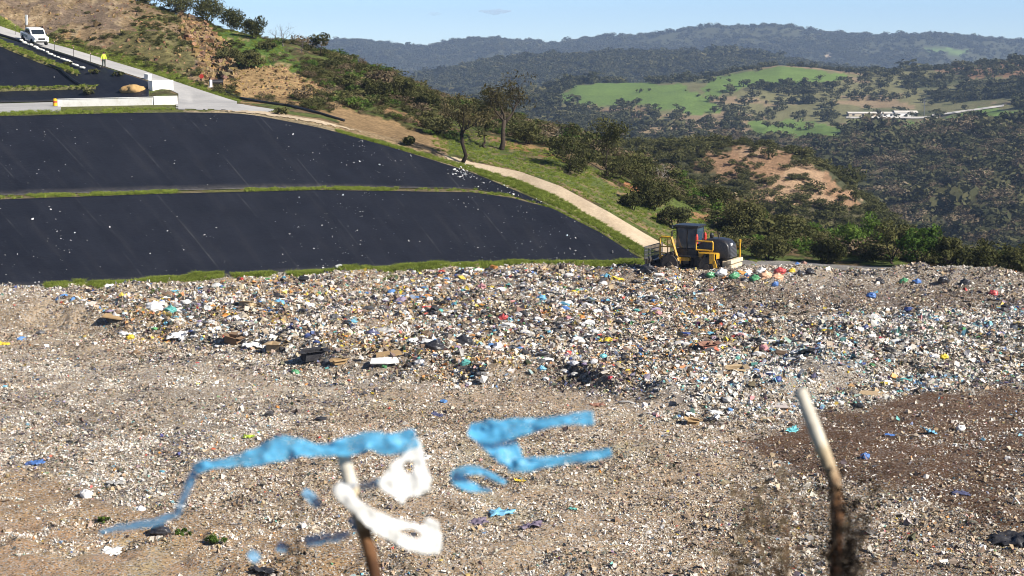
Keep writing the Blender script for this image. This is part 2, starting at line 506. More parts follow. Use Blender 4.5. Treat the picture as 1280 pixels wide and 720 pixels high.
for i, p in enumerate(([(678, 126), (722, 107), (790, 103), (850, 106), (880, 124), (908, 138), (870, 143), (800, 132), (735, 131)],
                       [(874, 108), (905, 95), (975, 83), (1050, 92), (1056, 100), (985, 105), (930, 107), (900, 120), (884, 122)],
                       [(932, 152), (1010, 152), (1060, 156), (1052, 176), (990, 173), (940, 166)],
                       [(1062, 150), (1150, 150), (1180, 152), (1130, 166), (1062, 165)],
                       [(1180, 146), (1225, 136), (1285, 139), (1400, 140), (1285, 152), (1190, 153)])):
    C = paint(C, soft_poly(p, 10, 26, 40 + i) & (GS > 15), green)
C = paint(C, soft_poly([(1165, 84), (1300, 70), (1300, 98), (1220, 98)], 16, 24, 61) & fh & (n3 > -0.3), (0.32, 0.19, 0.11))
C = paint(C, soft_poly([(720, 128), (790, 134), (840, 146), (800, 152), (720, 142)], 12, 20, 66) & fh & (n3 > -0.1), (0.30, 0.21, 0.12))
C = paint(C, soft_poly([(1150, 59), (1185, 60), (1212, 64), (1200, 68), (1160, 64)], 4, 20, 62) & (GS > 20), (0.16, 0.23, 0.07))
C = paint(C, soft_poly([(1026, 66), (1036, 66), (1042, 74), (1034, 75)], 3, 20, 63) & (GS > 18.5), (0.55, 0.42, 0.28))
C = paint(C, soft_poly([(630, 52), (650, 55), (672, 61), (655, 62), (634, 57)], 3, 20, 64) & (GS > 20), (0.2, 0.24, 0.1))

terrain_mat = toned('ground_soil_grass', 0.95, 0.1, (0.5, 2.2, 0.03), (0.4, 0.62, 0.25), (1.6, 0.45))
P = np.stack([GX, GD, GZ], -1)
QT = P.copy()
under = (sstep(1.0, 1.12, GS) * (1 - sstep(1.9, 2.0, GS)) + sstep(3.0, 3.1, GS) * (1 - sstep(3.9, 4.0, GS))) * (GPX < 800) + sstep(6.05, 6.15, GS) * (1 - sstep(6.9, 7.0, GS)) * (GPX < 180)
QT[..., 2] -= 0.3 * under
terrain = link('hills', grid_mesh('hills', QT, C), terrain_mat)
tag(terrain, kind='structure')

# ---- visibility along each column (nothing is planted on slopes that no near viewpoint sees)
elev = GZ / GD
cm = np.maximum.accumulate(elev, axis=0)
VIS = elev > cm - 0.0055


def ground_at(px, py, min_row=0, lift=0.0):
    max_row = RI[10] if min_row < RI[10] else len(GD) - 1
    """point of the terrain seen at a pixel of the photograph"""
    j = int(np.clip(round((px - PX0) / (PX1 - PX0) * (NPX - 1)), 0, NPX - 1))
    Y = GPY[min_row:max_row + 1, j]
    k = np.argmax(Y <= py)
    if Y[k] > py: k = len(Y) - 1
    k += min_row
    if k > min_row:
        a, b = GPY[k - 1, j], GPY[k, j]
        t = 0 if a == b else np.clip((a - py) / (a - b), 0, 1)
        D = GD[k - 1, j] * (1 - t) + GD[k, j] * t; z = GZ[k - 1, j] * (1 - t) + GZ[k, j] * t
    else:
        D, z = GD[k, j], GZ[k, j]
    return Vector(((D * CP - z * SP) * (px - 640) / F, D, z + lift))


def sub_sheet(r0, r1, c0, c1, off, edge=0.0):
    """cut of the terrain grid between two control rows and two pixel columns, lifted along its normal"""
    i0, i1 = r0, r1
    j0 = int(np.argmin(abs(cols - c0))); j1 = int(np.argmin(abs(cols - c1)))
    Q = P[i0:i1 + 1, j0:j1 + 1].copy()
    du = np.gradient(Q, axis=1); dv = np.gradient(Q, axis=0)
    N = np.cross(du, dv); N /= np.linalg.norm(N, axis=-1, keepdims=True) + 1e-9
    return Q + N * off, Q, N
# ================================================================== WASTE FILL
def jit(px, py, seed, sc=26.0, am=14.0):
    return px + am * fbm(px / sc, py / sc * 2.6, 4, seed), py + am * 0.38 * fbm(px / sc + 31, py / sc * 2.6, 4, seed + 5)


ZONES = {
    'heap': [(70, 392), (120, 366), (260, 352), (430, 349), (620, 339), (800, 338), (930, 345), (1000, 380), (960, 410), (960, 470), (900, 500), (800, 500), (690, 470), (600, 478), (500, 466), (420, 452), (320, 436), (190, 424)],
    'bright': [(930, 430), (1000, 404), (1100, 392), (1300, 388), (1300, 474), (1160, 484), (1030, 505), (950, 512), (860, 524), (780, 505), (850, 480)],
    'brown': [(930, 566), (965, 540), (1080, 502), (1180, 487), (1300, 474), (1300, 690), (1200, 650), (1090, 606), (990, 598)],
    'tan': [(250, 575), (400, 520), (450, 490), (640, 480), (800, 510), (920, 530), (970, 570), (930, 640), (960, 730), (300, 730), (210, 640)],
    'grey': [(-60, 440), (120, 436), (260, 460), (420, 476), (520, 520), (400, 580), (240, 640), (140, 640), (-60, 590)],
    'berm': [(-160, 598), (40, 588), (150, 640), (320, 652), (470, 690), (470, 730), (-160, 730)],
    'dirtroad': [(-160, 645), (60, 652), (150, 668), (235, 694), (310, 735), (-160, 735)],
    'darkband': [(850, 352), (1010, 362), (1300, 366), (1300, 396), (1120, 398), (1000, 398), (940, 388), (850, 378)],
    'mixed': [(930, 596), (1090, 600), (1300, 650), (1300, 730), (900, 730)],
    'path': [(90, 360), (230, 353), (420, 342), (620, 333), (700, 331), (700, 338), (560, 342), (470, 350), (390, 350), (250, 362), (130, 372)],
    'sandy': [(-160, 366), (60, 372), (150, 396), (230, 425), (300, 440), (-160, 440)],
}


def zone(name, px, py, seed=3):
    s = seed + sum(map(ord, name))
    if name in ('path', 'dirtroad'):
        a, b = jit(px, py, s, 20, 5)
    elif name in ('brown', 'darkband', 'bright'):
        a, b = jit(px, py, s, 60, 46)
    else:
        a, b = jit(px, py, s)
    return in_poly(ZONES[name], a, b)


yFront = np.array([(-420, 400), (0, 408), (60, 414), (200, 424), (320, 442), (420, 462), (520, 474), (600, 484), (700, 476), (800, 508), (870, 526), (960, 522), (1010, 500), (1100, 476), (1280, 462), (1720, 460)], float)


def waste_z(x, D):
    px, py = proj(x, D, ZT)
    z = np.full(np.shape(x), ZT)
    # upper lift of loose waste: a step of 1 m with a ragged front
    fy = np.interp(px, yFront[:, 0], yFront[:, 1])
    D0 = plane_D(fy, ZT) + 1.6 * fbm(x / 4.0, D / 9.0, 3, 201)
    hgt = 0.55 + 0.55 * np.clip(fbm(x / 9.0 + 3, D / 14.0, 3, 205) + 0.3, 0, 1)
    z = z + hgt * sstep(0.0, 2.8, D - D0) * (1 - 0.85 * sstep(5.0, 22.0, D - D0))
    # loose lumps
    z = z + 0.42 * sstep(0, 3, D - D0) * (1 - 0.6 * sstep(20, 34, D - D0)) * np.abs(fbm(x / 5.5 + 7, D / 5.0, 3, 241)) + 0.16 * fbm(x / 9.0, D / 7.0, 3, 243)
    loose = sstep(-1, 2, D - D0)
    z = z + (0.12 + 0.30 * loose) * fbm(x / 2.4, D / 3.2, 5, 211) + (0.11 + 0.08 * loose) * fbm(x / 0.8, D / 0.9, 3, 215) + 0.16 * (1 - loose) * np.abs(fbm(x / 1.9, D / 2.2, 3, 217)) * sstep(540, 640, py)
    # compactor wheel marks on the rolled part
    a = x * 0.62 + D * 0.50
    z = z + (1 - loose) * 0.12 * (np.abs(np.sin(a * 2.4 + 1.6 * fbm(x / 8, D / 8, 2, 221))) ** 0.6 - 0.6) * sstep(-0.25, 0.25, fbm(x / 14, D / 14, 3, 223) + 0.15)
    # fresh heap in front of the machine and wave along the right edge
    def mound(cx, cy, cD, rx, rD, h):
        c = wx(cx, cy, cD)
        return h * np.exp(-(((x - c) / rx) ** 2 + ((D - cD) / rD) ** 2))
    z = z + mound(858, 348, 138.5, 3.6, 0.9, 0.42) + mound(930, 347, 138.3, 3.0, 1.4, 0.32) + mound(1000, 342, 140.0, 2.6, 1.8, 0.7) + mound(1130, 350, 137, 4.5, 2.0, 0.7)
    z = z + mound(1220, 350, 136, 5.5, 2.2, 0.75) + mound(300, 390, 119, 7, 4, 0.45) + mound(500, 440, 104, 4.5, 3.0, 0.55)
    z = z + mound(310, 372, 127, 5.0, 2.5, 0.6)
    # soil bank and dirt road at the bottom left
    bx, by = jit(px, py, 77, 30, 6)
    z = z - 0.30 * sstep(645, 680, by + np.clip((60 - px) * 0.05, -20, 20) - np.clip(px - 130, 0, 400) * 0.30)
    z = z + 0.5 * np.exp(-(((px - 560) / 330.0) ** 2 + ((py - 715) / 28.0) ** 2)) * (0.7 + fbm(x / 2, D / 2, 3, 231))
    return z


DEDGE = lambda px: np.interp(px, cols, DA)
nr, nc = 560, 940
pc = np.linspace(-420, 1720, nc)
u = np.linspace(0, 1, nr)
far_edge = DEDGE(pc) + 0.4
wd = 44.0 * (far_edge[None, :] / 44.0) ** u[:, None]
wxx = (wd * CP - ZT * SP) * (pc[None, :] - 640) / F
wzz = waste_z(wxx, wd)
edge = sstep(0, 1.4, far_edge[None, :] - wd)
wzz = np.where(edge < 1, (ZT - 0.35) * (1 - edge) + wzz * edge, wzz)
WPX, WPY = proj(wxx, wd, np.full_like(wxx, ZT))
Wc = np.zeros(wd.shape + (3,)); Wc[:] = (0.30, 0.265, 0.225)
m1 = fbm(wxx / 1.3, wd / 1.6, 5, 301); m2 = fbm(wxx / 6.0, wd / 6.0, 4, 307)
for zn, c in (('grey', (0.37, 0.33, 0.28)), ('sandy', (0.38, 0.315, 0.235)), ('heap', (0.24, 0.20, 0.165)), ('bright', (0.30, 0.28, 0.26)), ('tan', (0.43, 0.345, 0.26)),
              ('mixed', (0.31, 0.24, 0.175)), ('darkband', (0.14, 0.112, 0.09)), ('brown', (0.100, 0.060, 0.037)),
              ('berm', (0.40, 0.29, 0.18)), ('path', (0.36, 0.315, 0.24)), ('dirtroad', (0.42, 0.30, 0.20))):
    if zn in ('path', 'dirtroad'): zm = zone(zn, WPX, WPY)
    else:
        ja, jb = jit(WPX, WPY, 3 + sum(map(ord, zn)), *((60, 46) if zn in ('brown', 'darkband', 'bright') else (26, 14)))
        zm = sum(in_poly(ZONES[zn], ja + a * 22, jb + b * 7).astype(float) for a, b in ((0, 0), (1, 0), (-1, 0), (0, 1), (0, -1), (.7, .7), (-.7, .7), (.7, -.7), (-.7, -.7))) / 9.0
    Wc = paint(Wc, zm, c)
Wc = Wc * (1.36 + 0.35 * m1 + 0.3 * m2)[..., None] * np.array((1.10, 0.99, 0.86))
Wc = np.clip(Wc, 0.02, 0.66)

# waste surface: soil with crushed fragments down to centimetres
t = NT('compacted_waste')
at = t.n('ShaderNodeAttribute', attribute_name='tone')
nz1 = t.noise(1.4, 9, 0.75); nz2 = t.noise(7.0, 9, 0.8)
c0 = t.mix(1.0, at.outputs['Color'], t.ramp(nz1.outputs['Fac'], [(0.3, 0.62), (0.7, 1.2)]), 'MULTIPLY')
c0 = t.mix(1.0, c0, t.ramp(nz2.outputs['Fac'], [(0.36, 0.38), (0.48, 1.0), (0.66, 1.45)]), 'MULTIPLY')
vo = t.n('ShaderNodeTexVoronoi'); vo.inputs['Scale'].default_value = 9.0; t.l(t.obj(), vo.inputs['Vector'])
sp = t.n('ShaderNodeSeparateColor'); t.l(vo.outputs['Color'], sp.inputs[0])
frag = t.ramp(sp.outputs[1], [(0.0, (0.55, 0.53, 0.5)), (0.3, (0.7, 0.69, 0.68)), (0.42, (0.05, 0.05, 0.05)), (0.6, (0.12, 0.09, 0.06)), (0.72, (0.45, 0.36, 0.24)), (0.86, (0.2, 0.3, 0.42)), (0.93, (0.6, 0.6, 0.58))], 'CONSTANT')
edgef = t.ramp(vo.outputs['Distance'], [(0.42, 1.0), (0.5, 0.0)])
pick = t.ramp(sp.outputs[0], [(0.70, 0.0), (0.72, 1.0)])
fac = t.mix(1.0, edgef, pick, 'MULTIPLY')
lum = t.n('ShaderNodeRGBToBW'); t.l(at.outputs['Color'], lum.inputs[0])
amt = t.ramp(lum.outputs[0], [(0.09, 0.25), (0.2, 0.85)])
fac = t.mix(1.0, fac, amt, 'MULTIPLY')
c0 = t.mix(fac, c0, frag)
vo2 = t.n('ShaderNodeTexVoronoi'); vo2.inputs['Scale'].default_value = 21.0; t.l(t.obj(), vo2.inputs['Vector'])
sp2 = t.n('ShaderNodeSeparateColor'); t.l(vo2.outputs['Color'], sp2.inputs[0])
frag2 = t.ramp(sp2.outputs[1], [(0.0, (0.75, 0.73, 0.70)), (0.42, (0.04, 0.035, 0.03)), (0.58, (0.5, 0.42, 0.32)), (0.8, (0.13, 0.09, 0.06)), (0.93, (0.25, 0.33, 0.42))], 'CONSTANT')
f2 = t.mix(1.0, t.ramp(sp2.outputs[0], [(0.68, 0.0), (0.7, 1.0)]), amt, 'MULTIPLY')
c0 = t.mix(f2, c0, frag2)
waste_mat = t.end(t.pbsdf(c0, 0.9, 0, 0.2, nz2.outputs['Fac'], 0.4))
waste = link('ground', grid_mesh('ground', np.stack([wxx, wd, wzz], -1), Wc), waste_mat)
tag(waste, kind='structure')


def waste_at(px, py, lift=0.0):
    D = float(plane_D(py, ZT + 0.2))
    for _ in range(12):
        x = float(wx(px, py, D))
        z = float(waste_z(np.array([x]), np.array([D]))[0])
        D = 0.5 * D + 0.5 * float(plane_D(py, z))
    x = float(wx(px, py, D))
    z = float(waste_z(np.array([x]), np.array([D]))[0])
    return Vector((x, D, z + lift))


# ------------------------------------------------------------------ litter
PAL = np.array([(0.80, 0.80, 0.79), (0.74, 0.73, 0.70), (0.66, 0.66, 0.68), (0.55, 0.53, 0.50), (0.46, 0.40, 0.32), (0.36, 0.27, 0.17),
                (0.19, 0.13, 0.085), (0.03, 0.03, 0.034), (0.06, 0.058, 0.06), (0.13, 0.13, 0.135), (0.10, 0.22, 0.46), (0.16, 0.42, 0.58),
                (0.06, 0.09, 0.25), (0.12, 0.38, 0.36), (0.10, 0.30, 0.12), (0.62, 0.48, 0.06), (0.55, 0.08, 0.06), (0.60, 0.30, 0.32), (0.62, 0.27, 0.07), (0.30, 0.24, 0.36)])
PW = {
    'base':   [11, 13, 9, 15, 17, 13, 8, 8, 7, 4, .8, .9, .6, .5, .3, .6, .4, .6, .4, .4],
    'heap':   [12, 12, 9, 11, 13, 13, 10, 12, 10, 6, 1.4, 1.7, 1.4, 1.1, .7, 1.3, .7, 1.0, 1.1, .6],
    'bright': [18, 17, 14, 10, 9, 8, 5, 9, 8, 4, 1.8, 2.2, .8, 1.5, .8, 1.1, .4, .9, .6, .5],
    'brown':  [5, 4, 4, 8, 12, 14, 24, 10, 10, 5, .7, .8, .3, .2, .1, .3, .2, .3, .3, .1],
    'tan':    [10, 12, 6, 14, 20, 19, 9, 8, 8, 4, .3, .4, .3, .3, .1, .4, .3, .3, .4, .3],
}
N0 = 2100000
lp = RNG.uniform(-200, 1480, N0)
ld = RNG.uniform(52.0 ** 1.25, 151.0 ** 1.25, N0) ** 0.8
ly = np.zeros(N0)
lx = (ld * CP - ZT * SP) * (lp - 640) / F
_, ly = proj(lx, ld, np.full(N0, ZT))
zid = np.zeros(N0, int); dens = np.full(N0, 0.62); siz = np.full(N0, 0.09); pal = np.zeros(N0, int)
names = list(PW)
_jx, _jy = RNG.normal(size=N0), RNG.normal(size=N0)
for zn, dd, ss, pp in (('grey', 0.85, 0.062, 0), ('sandy', 0.5, 0.075, 4), ('heap', 0.78, 0.125, 1), ('bright', 0.95, 0.115, 2), ('tan', 0.72, 0.06, 4), ('mixed', 0.72, 0.07, 4),
                       ('darkband', 0.24, 0.10, 3), ('brown', 0.17, 0.075, 3), ('berm', 0.16, 0.06, 4), ('path', 0.07, 0.12, 4), ('dirtroad', 0.02, 0.06, 4)):
    k = zone(zn, lp + 13 * _jx, ly + 5 * _jy)
    dens[k] = dd; siz[k] = ss; pal[k] = pp
clump = fbm(lx / 1.6, ld / 1.9, 4, 401) + 0.6 * fbm(lx / 7, ld / 7, 3, 411)
dens = dens * np.clip(0.85 + 1.15 * clump, 0.12, 1.6)
# bright streaks in the mixed ground
dens = np.where((ly > 575) & (lp < 340) & (ly < 690) & (fbm(lx / 1.2, ld / 1.2, 3, 431) > 0.18), 0.8, dens)
keep = (RNG.random(N0) < dens) & (ld < DEDGE(lp) - 0.1)
lp, ld, lx, ly, siz, pal, clump = [a[keep] for a in (lp, ld, lx, ly, siz, pal, clump)]
NL = len(lp)
lz = waste_z(lx, ld)
ci = np.zeros(NL, int)
for i, nme in enumerate(names):
    k = pal == i
    w = np.array(PW[nme], float); w /= w.sum()
    # neighbours share a colour mood: dark drifts and pale drifts
    mood = sstep(-0.35, 0.35, fbm(lx[k] / 1.1, ld[k] / 1.3, 3, 421))
    mood = 0.6 * mood + 0.4 * sstep(-0.3, 0.3, fbm(lx[k] / 4.5, ld[k] / 5.0, 3, 427))
    r = np.clip(RNG.random(k.sum()) + 0.52 * (0.5 - mood), 0, 0.999)
    order = np.argsort(-PAL.mean(1))
    cw = np.cumsum(w[order])
    ci[k] = order[np.minimum(np.searchsorted(cw, r), len(w) - 1)]
hue = fbm(lx / 1.7 + 40, ld / 2.0, 3, 461)
_r = RNG.random(NL)
k = (pal == 1) & (hue > 0.16) & (_r < 0.5); ci[k] = RNG.choice([4, 5, 6, 6, 18, 15, 5], k.sum())
k = np.isin(pal, (0, 1)) & (hue < -0.24) & (_r < 0.5); ci[k] = RNG.choice([7, 8, 7, 9, 12, 8], k.sum())
k = (pal == 2) & (hue < -0.2) & (_r < 0.35); ci[k] = RNG.choice([10, 11, 2, 13, 12], k.sum())
lc = PAL[ci] * RNG.uniform(0.72, 1.08, (NL, 1)) * np.array((1.04, 1.0, 0.94)) + RNG.normal(0, 0.012, (NL, 3))
dirt = (RNG.random((NL, 1)) ** 1.6) * 0.55
lc = np.clip(lc * (1 - dirt) + np.array((0.36, 0.285, 0.20)) * dirt, 0.012, 0.82)
L1 = 0.80 * siz * np.exp(RNG.normal(0, 0.52, NL)); L1 = np.minimum(L1, 0.42)
L2 = L1 * RNG.uniform(0.22, 0.95, NL)


def rot_axes(n, tilt):
    az = RNG.uniform(0, 2 * np.pi, n); tl = np.abs(RNG.normal(0, tilt, n)); ta = RNG.uniform(0, 2 * np.pi, n)
    nrm = np.stack([np.sin(tl) * np.cos(ta), np.sin(tl) * np.sin(ta), np.cos(tl)], -1)
    a = np.stack([np.cos(az), np.sin(az), np.zeros(n)], -1)
    a = a - nrm * (a * nrm).sum(-1, keepdims=True); a /= np.linalg.norm(a, axis=-1, keepdims=True)
    return a, np.cross(nrm, a), nrm


def litter_mesh(name, cx, cy, cz, L1, L2, colr, chunk):
    n = len(cx); c = np.stack([cx, cy, cz], -1)
    a, b, nn = rot_axes(n, 0.62)
    Vs, Fs, Ls, Cs, base = [], [], [], [], 0
    k = ~chunk
    if k.any():                                   # crumpled sheet: 2x1 quads with a fold
        m = k.sum()
        fold = RNG.uniform(-0.8, 0.8, m)[:, None] * L1[k][:, None]
        A, B, Nn, cc = a[k] * L1[k][:, None] * 0.5, b[k] * L2[k][:, None] * 0.5, nn[k], c[k]
        j = lambda s=0.55: RNG.uniform(-s, s, (m, 1))
        v = np.stack([cc - A * (1 + j()) - B * (1 + j()), cc + A * j(0.5) - B * (1 + j()) + Nn * fold * (1 + j()), cc + A * (1 + j()) - B * (1 + j()),
                      cc + A * (1 + j()) + B * (1 + j()), cc + A * j(0.5) + B * (1 + j()) + Nn * fold * (1 + j()), cc - A * (1 + j()) + B * (1 + j())], 1)
        v[..., 2] += (L1[k] * 0.18)[:, None]
        o = base + np.arange(m)[:, None] * 6
        q = np.concatenate([o + np.array([0, 1, 4, 5]), o + np.array([1, 2, 3, 4])], 1).reshape(-1)
        Vs.append(v.reshape(-1, 3)); Ls.append(q); Fs.append(np.full(2 * m, 4))
        Cs.append(np.repeat(colr[k], 6, 0)); base += m * 6
    k = chunk
    if k.any():                                   # chunky piece: squashed irregular block
        m = k.sum()
        A, B, H = a[k] * L1[k][:, None] * 0.5, b[k] * L2[k][:, None] * 0.5, nn[k] * (L2[k] * RNG.uniform(0.3, 0.8, m))[:, None]
        cc = c[k]; v = []
        for sz_ in (-0.35, 1.0):
            for sa, sb in ((-1, -1), (1, -1), (1, 1), (-1, 1)):
                v.append(cc + A * sa * RNG.uniform(0.25, 1.15, (m, 1)) + B * sb * RNG.uniform(0.25, 1.15, (m, 1)) + H * sz_ * RNG.uniform(0.6, 1.1, (m, 1)))
        v = np.stack(v, 1)
        o = base + np.arange(m)[:, None] * 8
        q = np.concatenate([o + np.array(f) for f in ([4, 5, 6, 7], [0, 1, 5, 4], [1, 2, 6, 5], [2, 3, 7, 6], [3, 0, 4, 7])], 1).reshape(-1)
        Vs.append(v.reshape(-1, 3)); Ls.append(q); Fs.append(np.full(5 * m, 4))
        Cs.append(np.repeat(colr[k], 8, 0)); base += m * 8
    return mesh_np(name, np.concatenate(Vs), np.concatenate(Fs), np.concatenate(Ls), np.concatenate(Cs))


t = NT('litter_plastic_paper')
at = t.n('ShaderNodeAttribute', attribute_name='tone')
nzl = t.noise(14.0, 6, 0.7)
cl = t.mix(1.0, at.outputs['Color'], t.ramp(nzl.outputs['Fac'], [(0.3, 0.7), (0.65, 1.1)]), 'MULTIPLY')
litter_mat = t.end(t.pbsdf(cl, 0.55, 0, 0.35))
# tangled bags and bundles pressed into the loose waste
def bundles(n):
    bm = bmesh.new(); bmesh.ops.create_icosphere(bm, subdivisions=2, radius=1.0)
    bv = np.array([v.co for v in bm.verts]); bf = np.array([[v.index for v in f.verts] for f in bm.faces]); bm.free()
    wgt = np.isin(pal, (1,)) * 1.0 + np.isin(pal, (2,)) * 0.35 + np.isin(pal, (0,)) * 0.015 + np.isin(pal, (3, 4)) * 0.006
    wgt = wgt * np.clip(0.3 + 1.6 * fbm(lx / 2.2, ld / 2.6, 3, 451), 0.02, 2)
    k = RNG.choice(NL, n, p=wgt / wgt.sum())
    s = np.minimum(np.exp(RNG.normal(math.log(0.13), 0.42, n)), 0.36)
    sc3 = np.stack([s * RNG.uniform(.8, 1.5, n), s * RNG.uniform(.6, 1.1, n), s * RNG.uniform(.35, .75, n)], -1)
    az = RNG.uniform(0, 6.28, n); ca, sa = np.cos(az), np.sin(az)
    f = 1 + RNG.normal(0, .17, (n, len(bv)))
    q = bv[None] * f[..., None] * sc3[:, None]
    q = np.stack([q[..., 0] * ca[:, None] - q[..., 1] * sa[:, None], q[..., 0] * sa[:, None] + q[..., 1] * ca[:, None], q[..., 2] + sc3[:, None, 2] * .45], -1)
    q += np.stack([lx[k], ld[k], lz[k]], -1)[:, None]
    w = np.array([7, 6, 5, 4, 5, 6, 5, 11, 9, 5, 2, 2, 1.5, 1, 1, 1, .8, 1, 1, 1]); cc_ = PAL[RNG.choice(len(PAL), n, p=w / w.sum())] * RNG.uniform(.6, 1.0, (n, 1))
    lo = (bf[None] + (np.arange(n) * len(bv))[:, None, None]).reshape(-1)
    return q.reshape(-1, 3), np.full(n * len(bf), 3), lo, np.repeat(cc_, len(bv), 0)


bq, bfs, blo, bcc = bundles(6000)
o = link('litter', mesh_np('litter', bq, bfs, blo, bcc), litter_mat)
tag(o, 'crumpled bags and bundles pressed into the loose rubbish heap', 'litter', kind='stuff')
litter = link('litter', litter_mesh('litter', lx, ld, lz, L1, L2, lc, RNG.random(NL) < 0.34), litter_mat)
tag(litter, 'loose crushed plastic and paper rubbish strewn over the landfill surface', 'litter', kind='stuff')

# ================================================================== LINERS
def liner_mat(name):
    t = NT(name)
    uvn = t.n('ShaderNodeAttribute', attribute_name='run')       # metres along / up the bank
    n1 = t.noise(0.35, 6, 0.6); n2 = t.noise(3.0, 8, 0.7)
    col = t.mix(t.ramp(n1.outputs['Fac'], [(0.35, 0.0), (0.68, 1.0)]), (0.0075, 0.0090, 0.0145), (0.0115, 0.0132, 0.0200))
    # dust washed down the sheets
    sp = t.n('ShaderNodeSeparateXYZ'); t.l(uvn.outputs['Vector'], sp.inputs[0])
    cb = t.n('ShaderNodeCombineXYZ')
    mm = t.n('ShaderNodeMath', operation='MULTIPLY_ADD'); t.l(sp.outputs[1], mm.inputs[0]); mm.inputs[1].default_value = 0.42; t.l(sp.outputs[0], mm.inputs[2])
    t.l(mm.outputs[0], cb.inputs[0])
    sc = t.n('ShaderNodeMath', operation='MULTIPLY'); t.l(sp.outputs[1], sc.inputs[0]); sc.inputs[1].default_value = 0.10
    t.l(sc.outputs[0], cb.inputs[1])
    st = t.n('ShaderNodeTexNoise'); st.inputs['Scale'].default_value = 0.9; st.inputs['Detail'].default_value = 7; st.inputs['Roughness'].default_value = 0.7
    t.l(cb.outputs[0], st.inputs['Vector'])
    col = t.mix(t.ramp(st.outputs['Fac'], [(0.52, 0.0), (0.75, 0.38)]), col, (0.030, 0.030, 0.034))
    # weld seams every few metres, leaning
    fr = t.n('ShaderNodeMath', operation='FRACT'); dv = t.n('ShaderNodeMath', operation='DIVIDE'); t.l(mm.outputs[0], dv.inputs[0]); dv.inputs[1].default_value = 6.3
    t.l(dv.outputs[0], fr.inputs[0])
    seam = t.ramp(fr.outputs[0], [(0.0, 0.0), (0.484, 0.0), (0.492, 1.0), (0.502, 1.0), (0.51, 0.0)])
    sb = t.mix(1.0, seam, t.ramp(n1.outputs['Fac'], [(0.44, 0.0), (0.66, 0.5)]), 'MULTIPLY')
    col = t.mix(sb, col, (0.05, 0.05, 0.053))
    dust = t.ramp(sp.outputs[2], [(0.0, 0.6), (0.07, 0.0)])
    dd = t.mix(1.0, dust, t.ramp(n2.outputs['Fac'], [(0.35, 0.1), (0.65, 0.6)]), 'MULTIPLY')
    col = t.mix(dd, col, (0.17, 0.155, 0.14))
    hh = t.mix(0.5, n2.outputs['Color'], st.outputs['Color'])
    return t.end(t.pbsdf(col, 0.55, 0, 0.25, hh, 0.10))


LM = liner_mat('black_geomembrane')


def liner(name, label, r0, r1, c0, c1, off=0.06, fine=2):
    Q, base, N = sub_sheet(r0, r1, c0, c1, off)
    # refine rows/columns
    def ref(a):
        m = np.empty((a.shape[0] * 2 - 1,) + a.shape[1:]); m[::2] = a; m[1::2] = (a[1:] + a[:-1]) / 2
        return m
    for _ in range(fine - 1):
        Q = ref(Q); N = ref(N)
    Q = np.swapaxes(ref(np.swapaxes(Q, 0, 1)), 0, 1); N = np.swapaxes(ref(np.swapaxes(N, 0, 1)), 0, 1)
    run = np.concatenate([np.zeros((Q.shape[0], 1)), np.cumsum(np.linalg.norm(np.diff(Q, axis=1), axis=-1), 1)], 1)
    run = run[:1] + 0 * run
    up = np.concatenate([np.zeros((1, Q.shape[1])), np.cumsum(np.linalg.norm(np.diff(Q, axis=0), axis=-1), 0)], 0)
    # wrinkles: slack folds running up and across the bank
    s = run + 0.42 * up
    w = 0.05 * fbm(s / 1.5, up / 7.0, 4, 501) + 0.06 * fbm(run / 6.0, up / 3.0, 3, 507) + 0.02 * np.clip(1 - abs(((s / 6.3) % 1) - 0.5) * 14, 0, 1)
    fade = np.minimum(1, np.minimum(up, up[-1:] - up) / 0.5)
    Q = Q + N * (w * np.clip(fade, 0.2, 1))[..., None]
    # folded-over rim dug into the ground on every side
    me = grid_mesh(name, Q)
    a = me.attributes.new('run', 'FLOAT_VECTOR', 'POINT')
    rel = up / np.maximum(up[-1:], 0.5)
    a.data.foreach_set('vector', np.stack([run, up, rel], -1).astype(np.float32).ravel())
    o = link(name, me, LM)
    so = o.modifiers.new('thickness', 'SOLIDIFY'); so.thickness = 0.012; so.offset = -1
    tag(o, label, 'liner')
    return Q


Qlo = liner('landfill_liner', 'long black sheet covering the lower bank just above the rubbish', RI[1], RI[2], -420, 806)
Qup = liner('landfill_liner', 'black sheet covering the upper bank below the white wall', RI[3], RI[4], -420, 692)
# the small cell beside the road
jL = int(np.argmin(abs(cols - 188)))
Qc = liner('landfill_liner', 'small black sheeted cell between the climbing road and the white wall', RI[6] + 1, RI[7], -420, 186)

# flecks of paper caught on the sheets
def flecks(Qs, n, seed):
    r = np.random.default_rng(seed)
    xs, ys, zs = [], [], []
    for Q, k in Qs:
        h, w_ = Q.shape[:2]
        cu = fbm(np.arange(w_) / 40.0, np.zeros(w_), 3, seed)
        m = 0
        while m < k:
            i = r.uniform(1, h - 2); j = r.uniform(0, w_ - 2)
            if r.random() > np.clip(0.35 + 1.6 * cu[int(j)], 0.05, 1): continue
            c = 1 if r.random() < 0.86 else r.integers(2, 5)
            for _ in range(c):
                ii = np.clip(i + r.normal(0, h * 0.018), 0, h - 2); jj = np.clip(j + r.normal(0, 2.2), 0, w_ - 2)
                p = Q[int(ii), int(jj)] + (Q[int(ii) + 1, int(jj) + 1] - Q[int(ii), int(jj)]) * r.random()
                xs.append(p[0]); ys.append(p[1]); zs.append(p[2] + 0.03)
            m += c
    return np.array(xs), np.array(ys), np.array(zs)


